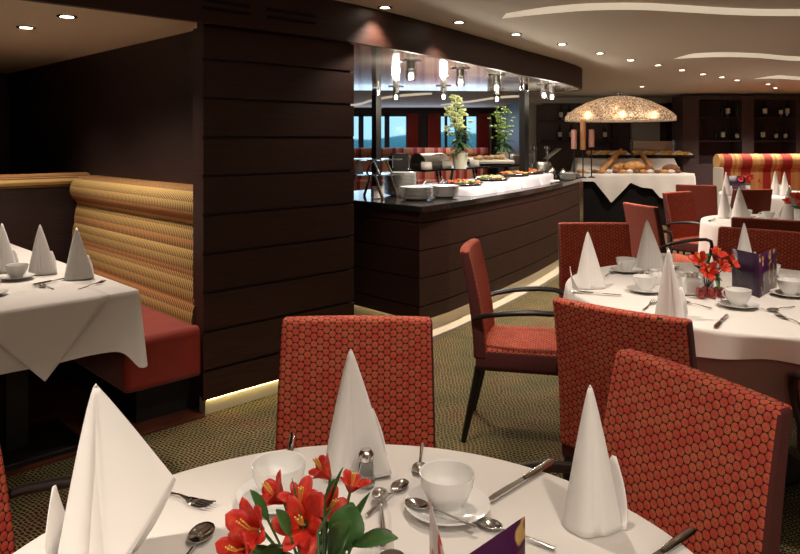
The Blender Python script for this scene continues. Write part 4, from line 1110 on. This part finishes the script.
# jam jars
def jar_fn():
    e = empty('jam_jar')
    MB().lathe([(0,0),(.020,0),(.022,.004),(.022,.034),(.019,.037),(0,.037)], n=20).build('glass', M['china'], e)
    MB().lathe([(0,.036),(.0215,.036),(.0215,.046),(.020,.048),(0,.048)], n=20).build('lid', M['steel'], e)
    return e
PJ = Proto(jar_fn)
for a, c, lab in ((392,590,'small jam jar with steel lid right of the red flowers, front one'), (380,566,'small jam jar with steel lid right of the red flowers, back one')):
    p = gp(a, c, .75); PJ.put((p.x, p.y, TZ), 0, lab, 'jar', 'jam jars on the nearest table')

# menu cards
def menu(A, B, Cc, z0, z1, label, m1='palecard', m2='card'):
    A, B, Cc = Vector(A), Vector(B), Vector(Cc); o_ = Vector((B.x, B.y, z0)); e = empty('menu_card', o_, 0, label, 'menu card')
    def leaf(P, Q, nm, m): MB().grid([[(P.x-o_.x+(Q.x-P.x)*k/4, P.y-o_.y+(Q.y-P.y)*k/4, z) for k in range(5)] for z in (0, z1-z0)]).build(nm, M[m], e, solid=.0012)
    leaf(A, B, 'left_leaf', m1); leaf(B, Cc, 'right_leaf', m2)
menu((.041,.955), (.055,.80), (.1625,.912), TZ, .93, 'purple and gold folded menu card standing at the bottom of the nearest table')
menu((1.485,3.13), (1.525,2.97), (1.70,3.16), TZ, .935, 'purple folded menu card standing on the middle table', 'purple', 'card')
for q_, y_, lab in ((736, 9.0, 'purple menu card on the table by the banquette'), ):
    x_ = (q_-400)/F*y_; menu((x_-.12,y_), (x_,y_-.08), (x_+.12,y_), TZ, .96, lab, 'purple', 'purple')

# flowers
def bloom(mb, c, d, s, rnd):
    d = Vector(d).normalized(); q = d.to_track_quat('Z', 'Y').to_matrix()
    for k in range(6):
        a = k*PI/3+rnd.uniform(-.12,.12); L = s*(1 if k % 2 else .9); W_ = s*(.27 if k % 2 else .19); open_ = rnd.uniform(.5,.78)
        rows = []
        for j in range(8):
            t = j/7; out = L*(.08+open_*t**1.25); up = L*(t*.95-.28*t**3); w_ = W_*math.sin(PI*min(1,.10+.80*t))**.8*(1 if t < .98 else .25)
            row = []
            for h_ in (-1,-.5,0,.5,1):
                v = Vector((out, w_*h_, up+.25*W_*h_*h_*(1-t)+.05*W_*math.sin(9*t+h_*2)))
                row.append(c+q @ (Matrix.Rotation(a, 3, 'Z') @ v))
            rows.append(row)
        mb.grid(rows)
def petal_mat():
    m = mat('alstroemeria_petal', (.7,.05,.02), .45); t = NT(m)
    n = t.n('ShaderNodeTexNoise'); n.inputs['Scale'].default_value = 70; n.inputs['Detail'].default_value = 5; t.L(t.tc.outputs['Object'], n.inputs['Vector'])
    t.L(t.ramp(n.outputs['Fac'], [(.3, (.40,.010,.010)), (.52, (.60,.028,.014)), (.75, (.70,.11,.04))]), t.b.inputs['Base Color'])
    t.b.inputs['Subsurface Weight'].default_value = .0; return m
M['petal'] = petal_mat()
def leafblade(mb, c, d, L, W_, droop=.5, twist=0):
    d = Vector(d).normalized(); side = d.cross(Vector((0,0,1))).normalized(); side = Matrix.Rotation(twist, 3, d) @ side
    rows = []
    for j in range(9):
        t = j/8; p = Vector(c)+d*L*t-Vector((0,0,1))*droop*L*t*t; w_ = W_*math.sin(PI*(.06+.92*t))**.9
        nn = side.cross(d).normalized()
        rows.append([p-side*w_+nn*w_*.25, p, p+side*w_+nn*w_*.25])
    mb.grid(rows)
def flower(base, tip, d, s, seed, label, group, leaves=3, name='alstroemeria', buds=0):
    rnd = random.Random(seed); base, tip = Vector(base), Vector(tip)
    e = empty(name, base, 0, label, 'flower', group); t = tip-base
    mid = t*.5+Vector((0,0,.012))
    MB().tube([(0,0,0), mid, t], [.0028,.0025,.002], 7).build('stem', M['leaf'], e)
    mb = MB(); bloom(mb, t, d, s, rnd); mb.build('petals', M['petal'], e, solid=.0006, ang=80)
    mb = MB(); dd = Vector(d).normalized()
    for k in range(4):
        a = k*1.57; v = dd*s*.75+Vector((math.cos(a), math.sin(a), 0))*s*.08; mb.tube([t, t+v*.6, t+v+Vector((0,0,.15*s))], [.001,.0008,.0012], 5)
    mb.build('stamen', M['pastry'], e)
    for k in range(leaves):
        mb = MB(); a = rnd.uniform(0, 6.28); f = rnd.uniform(.45,.9); leafblade(mb, t*f, (math.cos(a), math.sin(a), rnd.uniform(.3,1.2)), rnd.uniform(.06,.10)*s/.05, .013*s/.05, rnd.uniform(.2,.8), rnd.uniform(-.6,.6)); mb.build('leaf', M['leaf'], e, solid=.0005, ang=80)
    return e
VB = Vector((-.105,.93,TZ))
vs = empty('glass_vase', VB, 0, 'small clear glass vase of red flowers on the nearest table', 'vase')
MB().lathe([(0,0),(.032,0),(.036,.01),(.030,.06),(.036,.11),(.034,.11),(.028,.06),(.033,.012),(0,.006)], n=28).build('glass', M['glass'], vs)
def FT(a, c, Y): return at(a, c, Y)
gf = 'red flowers in the vase on the nearest table'
vb = VB+Vector((0,0,.02))
for i, (a, c, Y, d, s, lab) in enumerate([
    (262,530,.90,(-.6,-.75,.5),.062,'red flower at the lower left of the nearest bouquet'),
    (305,525,.86,(-.1,-.9,.55),.058,'large red flower facing the camera at the centre of the nearest bouquet'),
    (284,502,.95,(-.8,-.2,.7),.052,'red flower opening to the left behind the front blooms'),
    (322,512,.93,(.7,-.5,.6),.046,'orange-red flower on the right flank of the central bloom'),
    (330,478,.98,(-.75,.0,.75),.046,'topmost red flower, half closed, above the nearest bouquet'),
    (247,548,.86,(-.5,-.8,.3),.05,'lowest red flower at the left of the nearest bouquet'), (300,506,.93,(.1,-.4,.9),.042,'red flower rising between the large blooms of the nearest bouquet'),
    (350,492,.96,(.25,-.1,1),.036,'small red bud at the right of the nearest bouquet')]):
    s *= .86
    flower(vb+Vector((random.uniform(-.012,.012), random.uniform(-.012,.012), 0)), FT(a, c, Y), d, s, 40+i, lab, gf, 2)
# big leaves of the bouquet as one sprig
sg = empty('leaf_sprig', vb, 0, 'dark green leafy stems among the red flowers of the nearest bouquet', 'leaves')
for (a0,c0,Y0,a1,c1,Y1,W_) in ((305,560,.86,292,474,.86,.011),(322,530,.93,343,464,.93,.011),(310,540,.95,312,487,.97,.014),(345,550,.88,352,500,.90,.026),(352,545,.87,398,536,.86,.017),(300,560,.88,218,545,.90,.011),(330,560,.85,352,520,.86,.028),(345,540,.95,370,490,.97,.011),(300,575,.84,312,545,.83,.03),(268,520,.90,250,488,.90,.010),(325,500,.88,336,478,.88,.009),(290,535,.82,276,508,.82,.012),(318,535,.80,334,505,.80,.013)):
    p0, p1 = at(a0,c0,Y0)-vb, at(a1,c1,Y1)-vb; mb = MB(); leafblade(mb, p0, p1-p0, (p1-p0).length, W_, .05, random.uniform(-.3,.3))
    mb.build('leaf', M['leaf'], sg, solid=.0006, ang=80)
    MB().tube([(0,0,0), p0*.6, p0], .0018, 6).build('stem', M['leaf'], sg)
# middle table
g2 = 'on the middle right table'
def onT(a, c): p = gp(a, c, TZ); return p
for a, c, w_ in ((626,272,'on the middle table, between the two left napkins'), (645,292,'on the middle table, left of the front napkin'), (738,307,'on the middle table, in front of the purple menu'), (769,279,'on the middle table, right of the purple menu'), (790,296,'at the right edge of the middle table')):
    p = onT(a, c); cup(p.x, p.y, random.uniform(0,6), w_, g2)
p = onT(664,268); cup(p.x, p.y, 1, 'at the back of the middle table, behind the milk jug', g2)
for P_, a, c, lab, k in ((PKN,(575,293),(617,296),'silver knife at the left of the middle table','knife'), (PFK,(640,313),(657,300),'silver fork beside the front napkin of the middle table','fork'), (PKN,(716,328),(727,316),'silver knife below the front cup of the middle table','knife'), (PSP,(706,308),(684,303),'silver teaspoon right of the front napkin','spoon'), (PSP,(792,308),(770,311),'silver teaspoon right of the front cup, upper one','spoon'), (PFK,(805,326),(783,318),'silver fork at the right edge of the middle table','fork'), (PSP,(690,290),(676,284),'silver teaspoon beside the milk jug','spoon'), (PSP,(752,309),(768,311),'silver teaspoon beside the front saucer','spoon'), (PKN,(640,275),(664,271),'silver knife before the back napkin of the middle table','knife'), (PSP,(605,277),(614,272),'silver teaspoon left of the back cup','spoon')):
    item(P_, a, c, TZ, lab, k, 'cutlery '+g2)
p = onT(656,284); e = empty('milk_jug', p, 2.5, 'small round white milk jug on the middle table', 'jug')
MB().lathe([(0,0),(.022,0),(.034,.02),(.035,.04),(.025,.058),(.027,.068),(.024,.068),(.022,.058),(0,.05)], n=22).build('body', M['china'], e)
MB().tube([(.03,0,.05),(.052,0,.05),(.05,0,.025),(.034,0,.02)], .004, 7).build('handle', M['china'], e)
p = onT(690,294); e = empty('sugar_bowl', p, 0, 'square white sugar dish left of the jam packets', 'dish')
MB().box((0,0,.04),(.10,.07,.075)).build('dish', M['china'], e, bevel=.008)
for k in range(4): MB().box((-.03+.02*k,0,.083),(.014,.05,.02)).build('packet', M['label'], e)
jm = mat('red_white_packet', (.6,.1,.1), .4, var=.95, vscale=40)
for k in range(6):
    p = onT(700+k*6.2, 298-1.2*(k % 2)); o = MB().box((0,0,.022),(.024,.03,.04)).build('jam_packet', jm, loc=p, rz=.3*k, bevel=.003)
    tag(o, 'small red and white jam packet before the middle table flowers, %s from left' % ORD[k], 'packet', 'jam packets on the middle table')
p = onT(709,296)+Vector((0,.03,0)); vb2 = p
vs = empty('glass_vase', vb2, 0, 'small glass vase of red flowers on the middle table', 'vase')
MB().lathe([(0,0),(.028,0),(.032,.01),(.028,.09),(.030,.11),(.028,.11),(.026,.09),(.029,.012),(0,.006)], n=24).build('glass', M['glass'], vs)
for i, (a, c, Y, d, s, lab) in enumerate([(701,262,3.0,(-.5,-.6,.6),.06,'red flower at the left of the middle table bouquet, upper'), (708,272,2.95,(-.3,-.9,.3),.058,'low red flower facing the camera in the middle table bouquet'), (716,259,3.02,(.2,-.4,.9),.06,'top red flower of the middle table bouquet'), (728,265,3.0,(.6,-.6,.5),.055,'red flower at the right of the middle table bouquet'), (720,268,2.97,(.3,-.9,.5),.05,'red flower right of the low one in the middle table bouquet')]):
    flower(vb2+Vector((0,0,.02)), at(a, c, Y), d, s, 70+i, lab, 'red flowers on the middle table', 4)
# left table
g3 = 'on the left booth table'
for a, c, w_ in ((17,279,'on the left table, in front of the second napkin'), (-12,296,'cut by the left edge on the left table')):
    p = onT(a, c); cup(p.x, p.y, 1, w_, g3)
for P_, a, c, lab, k in ((PKN,(44,284),(62,280),'silver knife between cup and napkin on the left table','knife'), (PSP,(53,290),(41,286),'silver teaspoon right of the cup on the left table','spoon'), (PFK,(78,290),(104,282),'silver fork by the nearest napkin on the left table','fork'), (PKN,(0,271),(14,268),'silver knife at the left edge of the left table','knife')):
    item(P_, a, c, TZ, lab, k, 'cutlery '+g3)
# second right table and table by the banquette
for a, c, w_ in ((768,220,'on the second right table, between the napkins'), (746,218,'on the second right table, right of the napkin pair')):
    p = onT(a, c); cup(p.x, p.y, 1, w_, 'on the second right table')
item(PKN, (708,222), (716,219), TZ, 'silver knife at the left edge of the second right table', 'knife', 'cutlery on the second right table')
for (q_, y_, lab, g_) in ((798, 5.7, 'red and purple flowers at the right edge of the second right table', 'a'), (748, 8.7, 'red flowers in a vase on the table by the banquette', 'b')):
    x_ = (q_-400)/F*y_; e = empty('bouquet', (x_, y_, TZ), 0, lab, 'bouquet')
    MB().lathe([(0,0),(.03,0),(.03,.11),(.027,.11),(.027,.01),(0,.006)], n=18).build('vase', M['china'], e)
    mb = MB(); rnd = random.Random(q_)
    for k in range(9): a = k*.7; bloom(mb, Vector((math.cos(a)*.055*(k % 3), math.sin(a)*.055*(k % 3), .15+.02*(k % 4))), (math.cos(a), math.sin(a)-.5, .8), .045, rnd)
    mb.build('petals', M['petal'], e, solid=.0006)
    mb = MB()
    for k in range(14): a = rnd.uniform(0,6.28); leafblade(mb, (0,0,.10), (math.cos(a), math.sin(a), .9), .09, .014, .4)
    mb.build('leaf', M['leaf'], e, solid=.0006)
